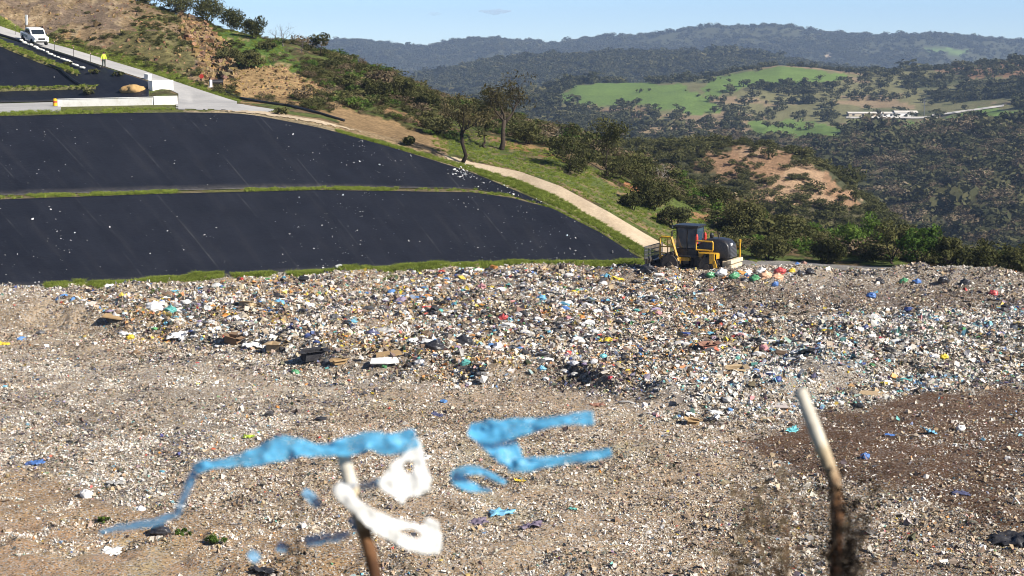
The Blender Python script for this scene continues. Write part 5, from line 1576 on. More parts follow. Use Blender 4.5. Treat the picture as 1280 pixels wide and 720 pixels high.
# ================================================================== SINGLE PIECES OF RUBBISH
COLS = {'white': (.80, .80, .79), 'grey': (.42, .42, .42), 'dark': (.03, .03, .036), 'navy': (.03, .05, .16), 'blue': (.03, .16, .50), 'sky': (.14, .46, .72), 'cyan': (.10, .50, .58),
        'teal': (.05, .36, .34), 'green': (.04, .30, .12), 'lime': (.45, .62, .03), 'yellow': (.80, .58, .02), 'orange': (.72, .24, .03), 'salmon': (.75, .42, .26), 'red': (.55, .04, .05), 'brick': (.30, .14, .10),
        'tan': (.52, .38, .22), 'brown': (.24, .14, .075), 'mauve': (.14, .11, .19), 'ochre': (.43, .28, .13), 'pale': (.60, .56, .50), 'pinkgrey': (.52, .46, .45)}
_mats = {}


def rub_mat(c, kind):
    k = (c, kind)
    if k not in _mats:
        ro = {'bag': .35, 'sheet': .45, 'box': .9, 'board': .8, 'cloth': .95, 'pipe': .5}[kind]
        _mats[k] = plain('%s_%s' % (c, kind), tuple(.78 * a + .22 * d for a, d in zip(COLS[c], (.24, .2, .15))) if c not in ('white', 'dark') else COLS[c], ro, var=.22, scale=6, dirt=tuple(.5 * a + .06 for a in COLS[c]), spec=.4 if ro < .6 else .15)
    return _mats[k]


def rub(px, py, wp, kind, c, label, name=None, seed=None):
    seed = seed or int(px * 7 + py)
    r = np.random.default_rng(seed)
    p_ = waste_at(px, py); L = wp * .82 / PXM(p_)
    bm = bmesh.new()
    if kind == 'bag':
        bmesh.ops.create_icosphere(bm, subdivisions=4, radius=.5)
        co_ = np.array([v.co.normalized() for v in bm.verts])
        ff = 1 + .34 * fbm(co_[:, 0] * 1.7 + seed, co_[:, 1] * 1.7 + co_[:, 2] * 2.3, 2, 3) + .22 * np.abs(fbm(co_[:, 0] * 6 + seed, co_[:, 2] * 6 + co_[:, 1] * 4, 3, 4)) - .12 * np.abs(fbm(co_[:, 0] * 3 + seed, co_[:, 1] * 3 - co_[:, 2] * 4, 2, 5))
        for v, d, f in zip(bm.verts, co_, ff):
            v.co = Vector((d[0] * .55, d[1] * .42, d[2] * .36)) * f
            if d[2] > .9: v.co.z += (d[2] - .9) * 1.4; v.co.x *= .6; v.co.y *= .6
        z = .24
    elif kind in ('sheet', 'cloth'):
        n, m = 15, 11
        g_ = [[None] * m for _ in range(n)]
        I_, J_ = np.meshgrid(np.arange(n), np.arange(m), indexing='ij')
        ee = 1 + .55 * fbm(I_ * .5 + seed, J_ * .5, 2, 6); wy = r.uniform(.42, .72)
        zz_ = .17 * fbm(I_ * .35 + seed, J_ * .45, 3, 8) + .09 * np.abs(fbm(I_ * 1.1, J_ * 1.1 + seed, 2, 9)) + .10
        for i in range(n):
            for j in range(m):
                g_[i][j] = bm.verts.new(((i / (n - 1) - .5) * ee[i, j], (j / (m - 1) - .5) * wy * ee[i, j], zz_[i, j]))
        for i in range(n - 1):
            for j in range(m - 1): bm.faces.new((g_[i][j], g_[i + 1][j], g_[i + 1][j + 1], g_[i][j + 1]))
        z = .04
    elif kind == 'box':
        h = .42; q = r.uniform(-.12, .12, 8)
        b_ = [(-.5, -.34), (.5, -.34), (.5, .34), (-.5, .34)]
        lo = [bm.verts.new((x, y, 0)) for x, y in b_]; hi = [bm.verts.new((x * .96 + q[i], y * .95 + q[i + 4], h * (1 + q[i]))) for i, (x, y) in enumerate(b_)]
        bm.faces.new(lo[::-1])
        for i in range(4): bm.faces.new((lo[i], lo[(i + 1) % 4], hi[(i + 1) % 4], hi[i]))
        for i in range(4):
            o_ = Vector(((b_[i][0] + b_[(i + 1) % 4][0]) * .32, (b_[i][1] + b_[(i + 1) % 4][1]) * .32, r.uniform(-.1, .14)))
            a, b = hi[i], hi[(i + 1) % 4]
            bm.faces.new((a, b, bm.verts.new(b.co + o_), bm.verts.new(a.co + o_)))
        z = -.05
    elif kind == 'board':
        pr = [(-.5, -.28), (.1, -.33), (.5, -.24), (.46, .1), (.38, .30), (-.2, .27), (-.46, .22)]
        lo = [bm.verts.new((x, y, 0)) for x, y in pr]; hi = [bm.verts.new((x, y, .045)) for x, y in pr]
        bm.faces.new(lo[::-1]); bm.faces.new(hi)
        for i in range(7): bm.faces.new((lo[i], lo[(i + 1) % 7], hi[(i + 1) % 7], hi[i]))
        z = .05
    else:
        bm_tube(bm, [(-.5, 0, .05), (-.2, .04, .10), (.15, .02, .12), (.5, -.08, .06)], [.055, .06, .06, .05], 10)
        z = .03
    o = done(bm, name or {'bag': 'rubbish_bag', 'sheet': 'plastic_sheet', 'cloth': 'rag', 'box': 'cardboard_box', 'board': 'board', 'pipe': 'pipe'}[kind], rub_mat(c, kind), None, kind in ('bag', 'sheet', 'cloth', 'pipe'))
    if kind in ('sheet', 'cloth', 'box'):
        so = o.modifiers.new('thick', 'SOLIDIFY'); so.thickness = .02
    o.location = p_ + Vector((0, 0, z * L * .8)); o.scale = (L, L, L)
    tl_ = .45 if kind in ('board', 'box') else 1.0
    o.rotation_euler = (r.normal(.22, .12) * tl_, r.normal(0, .15) * tl_, r.uniform(-.5, .5))
    tag(o, label, {'bag': 'rubbish bag', 'sheet': 'plastic sheet', 'cloth': 'rag', 'box': 'box', 'board': 'board', 'pipe': 'pipe'}[kind])
    return o


for a in (
    # around the machine
    (888, 343, 13, 'bag', 'green', 'leftmost of the three green rubbish bags heaped beside the yellow machine'),
    (918, 349, 15, 'bag', 'green', 'middle one of the three green rubbish bags below the cream bumper'),
    (943, 351, 14, 'bag', 'green', 'rightmost of the three green rubbish bags, touching the salmon heap'),
    (869, 340, 12, 'bag', 'sky', 'light blue bag under the yellow machine frame'),
    (845, 349, 9, 'bag', 'blue', 'blue bag on the ground left below the yellow ladder'),
    (906, 350, 9, 'bag', 'orange', 'small orange bag between two green rubbish bags'),
    (957, 349, 20, 'bag', 'salmon', 'larger salmon pink bag at the right of the green rubbish bags'),
    (972, 350, 17, 'bag', 'salmon', 'smaller salmon pink bag right beside the larger one'),
    (969, 358, 10, 'bag', 'blue', 'blue bag on flat rubbish just below the salmon pink bags'),
    (975, 342, 16, 'bag', 'red', 'dark red bag between the salmon bags and the blue and yellow pair'),
    (996, 336, 16, 'bag', 'blue', 'bright blue bag on top of the pile at the fill rim, behind a yellow bag'),
    (990, 340, 10, 'bag', 'yellow', 'yellow bag leaning on the bright blue bag at the fill rim'),
    (1005, 331, 9, 'bag', 'brick', 'small reddish bag on the very top of the pile at the fill rim'),
    (1000, 345, 14, 'bag', 'dark', 'black bag at the foot of the blue and yellow bags'),
    (1013, 343, 13, 'bag', 'dark', 'black bag right of the black bag at the foot of the blue one'),
    (880, 349, 12, 'bag', 'dark', 'black bag left below the leftmost green bag'),
    (931, 352, 12, 'bag', 'dark', 'black bag squeezed between the middle and rightmost green bags'),
    (902, 343, 15, 'bag', 'white', 'white bag on the heap right of the leftmost green bag'),
    (935, 343, 13, 'bag', 'white', 'white bag above the rightmost green bag'),
    (917, 340, 12, 'bag', 'pale', 'pale bag directly beneath the cream bumper'),
    (952, 341, 13, 'bag', 'white', 'white bag above the larger salmon bag'),
    (811, 341, 22, 'bag', 'dark', 'black bag lying under the left end of the dozer blade'),
    (797, 354, 14, 'sheet', 'dark', 'black sheet on the rubbish left of the machine'),
    (772, 350, 16, 'sheet', 'yellow', 'yellow sheet on flat rubbish left of the machine'),
    # right rim
    (1130, 345, 12, 'bag', 'green', 'green bag on the right fill rim'),
    (1146, 354, 12, 'bag', 'blue', 'blue bag right below the green bag of the right fill rim'),
    (1089, 372, 14, 'bag', 'blue', 'blue bag on the brown band below the right fill rim'),
    (1242, 366, 13, 'bag', 'red', 'red bag near the right end of the fill rim'),
    (1100, 352, 12, 'bag', 'dark', 'black bag left of the green bag on the right fill rim'),
    (1180, 356, 15, 'bag', 'dark', 'black bag on the right fill rim between the blue and the red bag'),
    (1206, 355, 14, 'bag', 'dark', 'black bag on the right fill rim just left of the red bag'),
    # bright band
    (1032, 416, 18, 'sheet', 'cyan', 'cyan plastic sheet in the upper part of the bright litter band'),
    (1180, 450, 12, 'bag', 'yellow', 'round yellow bag in the bright litter band at the right'),
    (1166, 447, 18, 'sheet', 'white', 'white plastic sheet touching the round yellow bag'),
    (1128, 442, 26, 'sheet', 'dark', 'long black plastic sheet left of the round yellow bag'),
    (975, 444, 16, 'bag', 'pale', 'pale grey bag at the left end of the bright litter band'),
    (948, 466, 18, 'sheet', 'blue', 'crumpled blue sheet beside the torn brown cardboard stack'),
    (921, 466, 24, 'box', 'tan', 'torn brown cardboard box standing beside the crumpled blue sheet'),
    (905, 470, 16, 'box', 'brown', 'dark brown squashed box left of the torn cardboard box'),
    (885, 437, 22, 'box', 'brick', 'reddish brown crushed box on the grey rubbish below the machine'),
    (1090, 494, 40, 'board', 'tan', 'large tan board lying on the upper edge of the dark brown soil'),
    (971, 508, 34, 'board', 'pinkgrey', 'pinkish grey board lying left of the leaning bare post'),
    (959, 525, 22, 'board', 'tan', 'tan broken board below the pinkish grey board'),
    (897, 518, 20, 'sheet', 'white', 'white plastic sheet right of the white-topped tan box'),
    (866, 530, 18, 'box', 'ochre', 'ochre cardboard box at the edge of the tan ground, near centre right'),
    (866, 520, 18, 'sheet', 'white', 'white sheet lying on top of the ochre cardboard box'),
    (886, 526, 20, 'sheet', 'dark', 'dark grey sheet beside the ochre cardboard box'),
    (990, 539, 18, 'sheet', 'cyan', 'pale cyan sheet at the left edge of the dark brown soil'),
    (1164, 542, 20, 'sheet', 'sky', 'light blue sheet lying on the dark brown soil'),
    (1200, 538, 14, 'bag', 'white', 'white bag on the brown soil right of the light blue sheet'),
    (1112, 545, 14, 'cloth', 'blue', 'blue rag on the dark brown soil right of the bare post'),
    (1081, 573, 14, 'bag', 'blue', 'dark blue bag on the brown soil right of the weeds'),
    (1201, 618, 22, 'cloth', 'navy', 'navy rag on the mixed ground in the lower right corner'),
    (1268, 678, 56, 'sheet', 'dark', 'big black sheet at the lower right edge of the fill'),  # black sheet added to draw a cast shadow
    # heap
    (747, 508, 20, 'cloth', 'brick', 'brick red rag below the heap, near the picture centre'),
    (783, 505, 26, 'pipe', 'grey', 'short grey pipe right of the brick red rag'),
    (548, 521, 20, 'cloth', 'navy', 'dark blue and black rag on the tan ground above the blue plastic'),
    (582, 456, 14, 'bag', 'teal', 'teal bag on the front edge of the heap'),
    (677, 463, 12, 'bag', 'sky', 'light blue bag near the foot of the heap front'),
    (677, 375, 14, 'bag', 'sky', 'light blue bag high on the heap, left of the blue one'),
    (706, 388, 12, 'bag', 'blue', 'blue bag high on the heap, right of the light blue one'),
    (754, 448, 12, 'bag', 'cyan', 'cyan bag on the grey rubbish near the middle right of the heap'),
    (756, 428, 20, 'sheet', 'yellow', 'yellow sheet above the cyan bag'),
    (629, 400, 14, 'bag', 'red', 'small red bag in the middle of the heap'),
    (480, 418, 32, 'sheet', 'grey', 'grey white sheet propped up on the heap next to a dark blue bag'),
    (466, 423, 18, 'bag', 'navy', 'dark blue bag left of the propped grey white sheet'),
    (527, 430, 34, 'sheet', 'white', 'bright white sheet on the heap right of the propped grey one'),
    (481, 462, 44, 'board', 'white', 'large flat white board at the foot of the heap'),
    (424, 455, 18, 'box', 'ochre', 'orange cardboard box left of the large flat white board'),
    (486, 444, 40, 'board', 'ochre', 'ochre plank panel leaning on the heap above the flat white board'),
    (545, 436, 22, 'bag', 'dark', 'black bag below the bright white sheet on the heap'),
    (580, 432, 24, 'bag', 'dark', 'black bag on the heap right of the bright white sheet'),
    (225, 420, 32, 'sheet', 'white', 'long white plastic sheet slanting up the left part of the heap'),
    (292, 427, 24, 'box', 'brown', 'brown cardboard box between the slanting white sheet and the blue-white one'),
    (315, 435, 28, 'sheet', 'white', 'white sheet right of the brown cardboard box'),
    (346, 437, 26, 'box', 'tan', 'tan cardboard box right of the white sheet on the heap'),
    (391, 450, 30, 'box', 'dark', 'black crate lying at the front edge of the heap'),
    (308, 383, 20, 'box', 'tan', 'tan cardboard box on the upper left part of the heap'),
    (193, 388, 24, 'bag', 'white', 'white bag at the far left of the heap'),
    (203, 381, 12, 'bag', 'blue', 'small blue bag behind the white bag at the far left of the heap'),
    (213, 390, 16, 'bag', 'teal', 'teal bag right of the white bag at the far left of the heap'),
    (146, 408, 40, 'board', 'ochre', 'ochre crushed cardboard at the left end of the heap'),
    (349, 381, 16, 'bag', 'sky', 'light blue bag on the heap below the end of the black bank'),
    (160, 420, 26, 'sheet', 'white', 'white sheet right below the ochre crushed cardboard'),
    (4, 431, 16, 'sheet', 'yellow', 'yellow sheet at the left edge of the rubbish'),
    (163, 424, 12, 'bag', 'yellow', 'small yellow bag right below the ochre crushed cardboard'),
    # flat foreground
    (369, 467, 12, 'bag', 'green', 'small green bag on the flat rubbish in front of the heap'),
    (312, 547, 16, 'sheet', 'lime', 'lime green sheet alone on the flat grey rubbish'),
    (47, 580, 20, 'sheet', 'blue', 'blue sheet at the lower left edge of the flat rubbish'),
    (109, 621, 20, 'bag', 'white', 'white bag at the lower left above the soil bank'),
    (143, 606, 24, 'sheet', 'grey', 'dark grey sheet at the lower left, above the white bag'),
    (200, 668, 26, 'bag', 'dark', 'black bag on the soil bank below the hanging blue plastic'),
    (140, 692, 30, 'sheet', 'white', 'crumpled white paper at the edge of the dirt road'),
    (650, 602, 14, 'sheet', 'yellow', 'small yellow sheet on the tan ground below the blue plastic'),
    (627, 643, 32, 'sheet', 'sky', 'pale blue plastic strip on the tan ground, lower centre'),
    (597, 655, 28, 'sheet', 'mauve', 'dark mauve sheet left of the pale blue plastic strip'),
    (664, 660, 30, 'sheet', 'mauve', 'dark mauve sheet right of the pale blue plastic strip'),
    (716, 637, 12, 'sheet', 'teal', 'small teal sheet on the tan ground, lower centre'),
    (330, 718, 40, 'sheet', 'dark', 'black sheet at the bottom edge left of the leaning post'),
):
    rub(*a)
for (px, py, w_, lb) in ((228, 669, 30, 'left one of the two green weed clumps on the soil bank'), (272, 678, 34, 'right one of the two green weed clumps on the soil bank'), (488, 351, 26, 'green weed patch at the foot of the black bank near the pale path'), (197, 369, 26, 'green weed patch on bare soil at the upper left of the rubbish'), (130, 652, 22, 'green weed clump nearest the dirt road')):
    p_ = waste_at(px, py); L = w_ / PXM(p_)
    bush(lb, p_ - Vector((0, 0, .05)), L * .42, L, leaves=420, leaf=.045, mat=BRIGHT, seed=px, name='weed_clump', cat='weeds')
# ================================================================== FENCE IN FRONT OF THE CAMERA
# the bank the photographer stands on
gx_ = np.linspace(-34, 34, 90); gy_ = np.linspace(-6, 52, 120)
XX, YY = np.meshgrid(gx_, gy_)
ZZ = np.interp(YY, [-6, 0, 8, 12, 46, 52], [-1.6, -1.66, -2.95, -4.3, -18.0, -19.6]) + .10 * fbm(XX / 1.5, YY / 1.5, 4, 601) * sstep(-1, 8, YY)
cc = np.zeros(XX.shape + (3,)); cc[:] = (.2, .17, .09)
cc = paint(cc, fbm(XX / 2, YY / 2, 4, 603) > 0, (.13, .15, .05))
bank = link('terrain', grid_mesh('terrain', np.stack([XX, YY, ZZ], -1), cc), terrain_mat); tag(bank, kind='structure')


def bank_z(x, y): return float(np.interp(y, [-6, 0, 8, 12, 46, 52], [-1.6, -1.66, -2.95, -4.3, -18.0, -19.6]))


t = NT('worn_shaded_post')
geo = t.n('ShaderNodeTexCoord'); sx_ = t.n('ShaderNodeSeparateXYZ'); t.l(geo.outputs['Object'], sx_.inputs[0])
nz_ = t.noise(9, 6, .7)
ad = t.n('ShaderNodeMath', operation='MULTIPLY_ADD'); t.l(nz_.outputs['Fac'], ad.inputs[0]); ad.inputs[1].default_value = .25; t.l(sx_.outputs[2], ad.inputs[2])
cp = t.ramp(ad.outputs[0], [(0.62, (.085, .04, .02)), (0.76, (.24, .12, .055)), (0.90, (.52, .43, .29)), (1.0, (.56, .52, .44))])  # pale paint over rust; shade of the weeds is painted into the dark foot
cp = t.mix(1.0, cp, t.ramp(nz_.outputs['Fac'], [(.3, .7), (.7, 1.05)]), 'MULTIPLY')
POSTM = t.end(t.pbsdf(cp, .8, 0, .2, nz_.outputs['Fac'], .01))


def film(name, c, alpha, tl=.35):
    t = NT(name)
    nz_ = t.noise(13, 7, .75)
    cc_ = t.mix(1.0, c, t.ramp(nz_.outputs['Fac'], [(.3, .75), (.7, 1.08)]), 'MULTIPLY')
    p_ = t.pbsdf(cc_, .35, 0, .35)
    tr = t.n('ShaderNodeBsdfTranslucent'); t.l(cc_, tr.inputs['Color'])
    m1_ = t.n('ShaderNodeMixShader'); m1_.inputs[0].default_value = tl; t.l(p_, m1_.inputs[1]); t.l(tr.outputs[0], m1_.inputs[2])
    tp_ = t.n('ShaderNodeBsdfTransparent')
    m2_ = t.n('ShaderNodeMixShader'); t.l(t.ramp(nz_.outputs['Fac'], [(.34, alpha - .42), (.52, alpha), (.7, min(1, alpha + .1))]), m2_.inputs[0]); t.l(tp_.outputs[0], m2_.inputs[1]); t.l(m1_.outputs[0], m2_.inputs[2])
    return t.end(m2_.outputs[0])


BLUEF = film('blue_plastic_film', (.17, .58, .86), .78, .45)
PALEF = film('pale_blue_film', (.22, .46, .68), .66)
TAILF = film('washed_out_blue_film', (.20, .52, .80), .62, .5)
WHITEF = film('white_plastic_film', (.74, .74, .73), 1.5, .2)
YD = 7.9


def near(px, py, d=0.0): return W(px, py, YD + d)


def post(label, pix, r_):
    pts = [near(a, b, d) for a, b, d in pix]
    x, y = pts[-1].x, pts[-1].y
    foot = Vector((x, y, bank_z(x, y)))
    root = empty('fence_post', foot, label, 'fence post')
    pts.append(foot + Vector((0, 0, -.35)))
    H = pts[0].z - foot.z
    bm = bmesh.new(); bm_tube(bm, [(p_ - foot) for p_ in pts], [r_ * (.96 + .08 * (k % 2)) for k in range(len(pts))], 14)
    for v in bm.verts: v.co.z /= H                          # unit height, so that the paint wear and painted shade follow the post
    o = done(bm, 'pole', POSTM, root, True); o.scale = (1, 1, H)
    return root, pts


p1, p1pts = post('leaning pale post wrapped in white and blue plastic', [(424, 551, 0), (436, 596, 0), (448, 640, 0), (462, 688, 0), (470, 724, 0)], .031)
p2, p2pts = post('bare leaning pale post with a bend, standing behind dry weeds', [(1000, 488, .5), (1020, 540, .5), (1043, 600, .5), (1046, 650, .5), (1044, 724, .5)], .032)
WIREM = plain('rusty_wire', (.16, .11, .08), .7, .4)


def wire(label, pix):
    pts = [near(*a) for a in pix]
    out = []
    for a, b in zip(pts[:-1], pts[1:]):
        for k in range(8):
            u_ = k / 8; q = a.lerp(b, u_); q.z -= .02 * math.sin(math.pi * u_); out.append(q)
    out.append(pts[-1])
    o = part('fence_wire', WIREM, None, lambda bm: bm_tube(bm, out, .0016, 5)); tag(o, label, 'wire', 'strands of the fence')


wire('upper thin fence wire threaded through the blue plastic', [(-300, 690, -.3), (430, 558, .035), (1014, 520, .54), (1700, 470, .9)])
wire('lower thin fence wire passing behind the white bag', [(-300, 720, -.3), (447, 610, .035), (1032, 578, .54), (1700, 545, .9)])


def ribbon(name, label, cl, mat, d0=0.0, cat='plastic strip', amp=.02, seed=0, thick=.0012):
    """crumpled strip: cl = (px, py, half width in px)"""
    r = np.random.default_rng(seed)
    cl = np.array(cl, float)
    seg = np.concatenate([[0], np.cumsum(np.hypot(np.diff(cl[:, 0]), np.diff(cl[:, 1])))])
    n = max(12, int(seg[-1] / 3.2)); s_ = np.linspace(0, seg[-1], n)
    cx, cy, hw = [np.interp(s_, seg, cl[:, k]) for k in range(3)]
    ker = np.ones(5) / 5
    sm = lambda a: np.convolve(np.pad(a, 2, mode='edge'), ker, 'valid')
    cx, cy, hw = sm(cx), sm(cy), sm(hw)
    tx, ty = np.gradient(cx), np.gradient(cy); L = np.hypot(tx, ty) + 1e-6; nx_, ny_ = -ty / L, tx / L
    m = 9; V = []
    for j in range(m):
        q = j / (m - 1) * 2 - 1
        w_ = hw * (1 + .35 * fbm(s_ / 14, np.full(n, j * .15 + seed * 3.1), 3, 700 + seed))
        dep = amp * fbm(s_ / 17, np.full(n, q * 1.2 + seed), 3, 720 + seed) * 1.6 + amp * .5 * np.sin(q * 3 + s_ / 21) - .032 * q * ny_
        for k in range(n):
            V.append(tuple(near(cx[k] + nx_[k] * w_[k] * q, cy[k] + ny_[k] * w_[k] * q, d0 + dep[k])))
    me = grid_mesh(name, np.array(V).reshape(m, n, 3))
    o = link(name, me, mat); so = o.modifiers.new('t', 'SOLIDIFY'); so.thickness = thick
    return tag(o, label, cat)


ribbon('plastic_strip', 'pale trailing end of the blue plastic, bent down towards the dirt road', [(122, 666, 2), (150, 660, 4), (195, 653, 5), (222, 643, 5), (232, 615, 5), (241, 592, 6), (250, 584, 4)], TAILF, -.05, seed=41, amp=.012)
ribbon('plastic_strip', 'long torn blue plastic strip running left from the top of the wrapped post', [(242, 588, 5), (250, 583, 6), (268, 580, 5), (300, 576, 8), (335, 566, 13), (364, 558, 16), (385, 562, 10), (410, 564, 7), (440, 557, 12), (460, 549, 13), (480, 556, 12), (505, 552, 15), (523, 546, 11)], BLUEF, -.055, seed=1, amp=.018)
ribbon('plastic_strip', 'upper blue plastic shred with a hooked end, middle of the fence', [(584, 536, 6), (600, 540, 13), (630, 538, 13), (660, 533, 9), (690, 528, 6), (715, 524, 8), (744, 522, 8)], BLUEF, .10, seed=2)
ribbon('plastic_strip', 'wide slanting blue plastic shred joining the hooked and the lower shred', [(590, 538, 9), (615, 549, 17), (634, 562, 18), (648, 582, 10)], BLUEF, .12, seed=3)
ribbon('plastic_strip', 'lower blue plastic shred pointing right, below the hooked one', [(634, 582, 7), (660, 581, 8), (690, 577, 6), (720, 573, 6), (766, 565, 6)], BLUEF, .10, seed=4)
ribbon('plastic_strip', 'small curled blue plastic shred right of the white bag', [(616, 613, 2), (596, 611, 4), (578, 604, 8), (566, 594, 7), (582, 588, 7), (602, 588, 4), (616, 597, 5), (634, 604, 2)], BLUEF, .08, seed=5)
for k, (cl, lb) in enumerate((([(378, 612, 4), (392, 624, 7), (402, 634, 4)], 'pale blue scrap hanging left of the wrapped post'), ([(380, 678, 5), (405, 673, 7), (440, 668, 4)], 'pale blue scrap low on the left side of the wrapped post'),
                              ([(310, 690, 5), (318, 696, 7), (326, 700, 5)], 'lowest pale blue scrap near the bottom edge'), ([(345, 682, 5), (352, 684, 6), (360, 686, 5)], 'tiny pale blue scrap between the lowest one and the post'),
                              ([(440, 612, 4), (470, 604, 5), (500, 598, 4)], 'narrow blue strip stretched between the post and the white bag'))):
    ribbon('plastic_scrap', lb, cl, PALEF, .05, 'plastic scrap', seed=10 + k)
ribbon('plastic_strip', 'blue plastic wound round the middle of the wrapped post', [(442, 640, 12), (452, 652, 14), (460, 668, 10)], PALEF, .05, seed=21)


def rag(name, label, outline, hole, mat, d0, seed, amp=.011, cat='plastic bag'):
    mx_, my_ = np.mean(outline, axis=0)
    outline = [(a + 3.2 * (a - mx_) / (math.hypot(a - mx_, b - my_) + 1), b + 3.2 * (b - my_) / (math.hypot(a - mx_, b - my_) + 1)) for a, b in outline]
    xs = [a for a, b in outline]; ys = [b for a, b in outline]
    st = 2.6
    gx0 = np.arange(min(xs) - st, max(xs) + st, st); gy0 = np.arange(min(ys) - st, max(ys) + st, st)
    X, Y = np.meshgrid(gx0, gy0)
    ed = 1.8
    jx = X + ed * fbm(X / 9, Y / 9, 3, 800 + seed); jy = Y + ed * fbm(X / 9 + 9, Y / 9, 3, 810 + seed)
    ins = in_poly(outline, jx, jy)
    if hole: ins &= ~in_poly(hole, jx, jy)
    dep = amp * 2.6 * fbm(X / 22, Y / 26, 3, 820 + seed) + amp * .8 * fbm(X / 10, Y / 16, 2, 830 + seed) + (X - np.mean(xs)) * .0022
    Q = np.array([[tuple(near(X[i, j], Y[i, j], d0 + dep[i, j])) for j in range(X.shape[1])] for i in range(X.shape[0])])
    msk = ins[:-1, :-1] & ins[1:, 1:] & ins[:-1, 1:] & ins[1:, :-1]
    me = grid_mesh(name, Q, mask=msk)
    bm = bmesh.new(); bm.from_mesh(me); bmesh.ops.delete(bm, geom=[v for v in bm.verts if not v.link_faces], context='VERTS'); bm.to_mesh(me); bm.free()
    o = link(name, me, mat); so = o.modifiers.new('t', 'SOLIDIFY'); so.thickness = .0015
    return tag(o, label, cat)


rag('plastic_bag', 'torn white plastic bag with a hole, hanging right of the wrapped post', [(516, 546), (526, 552), (530, 580), (538, 598), (536, 613), (522, 619), (508, 621), (503, 630), (494, 620), (478, 613), (473, 604), (486, 586), (500, 572)], [(505, 583), (510, 577), (517, 580), (515, 590), (509, 592)], WHITEF, -.02, 1)
rag('plastic_bag', 'long white torn plastic bag knotted to the post, drooping to the right', [(417, 612), (428, 604), (440, 610), (452, 626), (470, 638), (488, 646), (512, 652), (524, 655), (532, 645), (546, 652), (551, 680), (549, 692), (520, 692), (496, 680), (470, 666), (448, 648), (432, 634), (420, 624)], [(500, 662), (514, 664), (526, 671), (512, 670)], WHITEF, -.035, 2)
ribbon('plastic_strip', 'white twisted plastic tail tied round the top of the wrapped post', [(448, 602, 5), (436, 605, 8), (424, 611, 8), (418, 618, 5)], WHITEF, -.04, seed=31, amp=.008)

# dry weeds at the foot of the bare post
def weed(label, px, py, hp, wp, n, mat, seed, d=.4, leafm=None):
    r = np.random.default_rng(seed)
    p_ = near(px, py, d); s = PXM(p_); f = Vector((p_.x, p_.y, bank_z(p_.x, p_.y)))
    H = p_.z + hp / s - f.z
    root = empty('dry_weed', f, label, 'weeds')
    bm = bmesh.new(); tips = []
    for k in range(n):
        a = r.uniform(0, 6.28); sp = r.uniform(.0, 1) * wp / s * .5; hh = H * r.uniform(.72, 1.0)
        q = [Vector((r.normal(0, .03), r.normal(0, .03), -.1))]
        for j in range(1, 6):
            u_ = j / 5; q.append(Vector((math.cos(a) * sp * u_ ** 1.5 + r.normal(0, .012), math.sin(a) * sp * u_ ** 1.5 * .6 + r.normal(0, .012), hh * u_)))
        bm_tube(bm, q, [.006, .005, .0045, .004, .003, .002], 4)
        for j in (3, 4, 5):
            for _ in range(3):
                dv_ = Vector(r.normal(0, .6, 3)) + Vector((0, 0, .5)); e = q[j] + dv_.normalized() * r.uniform(.03, .10)
                bm_tube(bm, [q[j], e], [.003, .0015], 3, False); tips.append(tuple(e))
    done(bm, 'stem', mat, root)
    V, tone = leaf_quads(np.array(tips), np.full(len(tips), .034), len(tips) * 6, .012, r, 1.0, .4, .2)
    link('leaves', quads_mesh('seed_head', V, tone, leafm), None, root)


DWEED = plain('dark_stalks', (.05, .038, .03), .9); RWEED = plain('russet_stalks', (.17, .105, .06), .9)
DLEAF = leafy('dark_seed_heads', (.010, .008, .007), (.022, .018, .015), (.045, .034, .026), .1)
weed('dark dry weed clump against the lower part of the bare post', 1058, 720, 118, 84, 22, DWEED, 1, .35, DLEAF)
weed('russet dry weed stalks spreading left of the bare post', 985, 724, 128, 150, 13, RWEED, 2, .3, BROWNL)
weed('low russet dry weeds at the bottom edge, farther left of the bare post', 925, 730, 60, 50, 7, RWEED, 3, .3, BROWNL)
weed('single thin dark weed stalk left of the wrapped post', 372, 730, 150, 14, 2, DWEED, 4, .3, DLEAF)
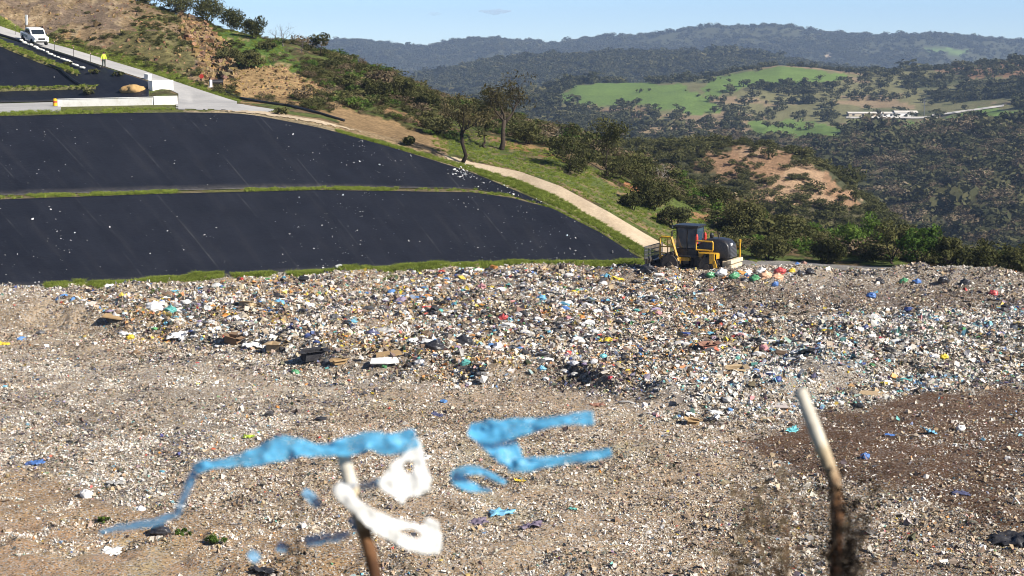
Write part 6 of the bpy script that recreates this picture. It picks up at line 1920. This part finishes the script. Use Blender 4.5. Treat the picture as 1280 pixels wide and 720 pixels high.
# ================================================================== LIGHT, AIR, CAMERA
SUN_DIR = Vector((0.78, -0.50, 0.60)).normalized()           # towards the sun
w = bpy.data.worlds.new('World'); scene.world = w; w.use_nodes = True
nt = w.node_tree; nt.nodes.clear()
bg = nt.nodes.new('ShaderNodeBackground'); wo = nt.nodes.new('ShaderNodeOutputWorld')
sky = nt.nodes.new('ShaderNodeTexSky'); sky.sky_type = 'NISHITA'; sky.sun_disc = False
sky.sun_elevation = math.asin(SUN_DIR.z); sky.sun_rotation = math.atan2(SUN_DIR.x, SUN_DIR.y)
sky.altitude = 5200; sky.air_density = 1.0; sky.dust_density = 0.0; sky.ozone_density = 4.0
nt.links.new(sky.outputs[0], bg.inputs[0]); nt.links.new(bg.outputs[0], wo.inputs[0])
bg.inputs[1].default_value = 0.070
ld_ = bpy.data.lights.new('sun', 'SUN'); ld_.energy = 5.0; ld_.angle = R(0.5); ld_.color = (1.0, 0.93, 0.82)
sun = bpy.data.objects.new('sun', ld_); COL.objects.link(sun)
sun.rotation_euler = SUN_DIR.to_track_quat('Z', 'Y').to_euler()

# air: one even box of haze, the sky and the clouds outside it
bm = bmesh.new(); bm_box(bm, (0, 3400, -45), (9000, 7200, 340))
t = NT('thin_haze')
pv = t.n('ShaderNodeVolumePrincipled'); pv.inputs['Color'].default_value = (0.50, 0.68, 1.0, 1); pv.inputs['Density'].default_value = HAZE
pv.inputs['Anisotropy'].default_value = 0.0
t.l(pv.outputs[0], t.out.inputs['Volume'])
hz = done(bm, 'haze', t.m); tag(hz, kind='stuff')

cam_d = bpy.data.cameras.new('camera'); cam = bpy.data.objects.new('camera', cam_d); COL.objects.link(cam)
cam_d.sensor_width = 36.0; cam_d.lens = F / 1280.0 * 36.0
cam.location = (0, 0, 0); cam.rotation_euler = (math.pi / 2 - PITCH, 0, 0)
cam_d.clip_start = 0.1; cam_d.clip_end = 40000
cam_d.dof.use_dof = True; cam_d.dof.focus_distance = 130.0; cam_d.dof.aperture_fstop = 2.2
scene.camera = cam
vs = scene.view_settings
vs.view_transform = 'Standard'; vs.look = 'None'; vs.exposure = 0.92; vs.gamma = 1.0; vs.use_curve_mapping = False
scene.render.engine = 'CYCLES'
scene.cycles.use_denoising = True; scene.cycles.filter_width = 1.0
scene.cycles.max_bounces = 5; scene.cycles.diffuse_bounces = 2; scene.cycles.glossy_bounces = 2; scene.cycles.transmission_bounces = 4
scene.cycles.volume_bounces = 0; scene.cycles.transparent_max_bounces = 8
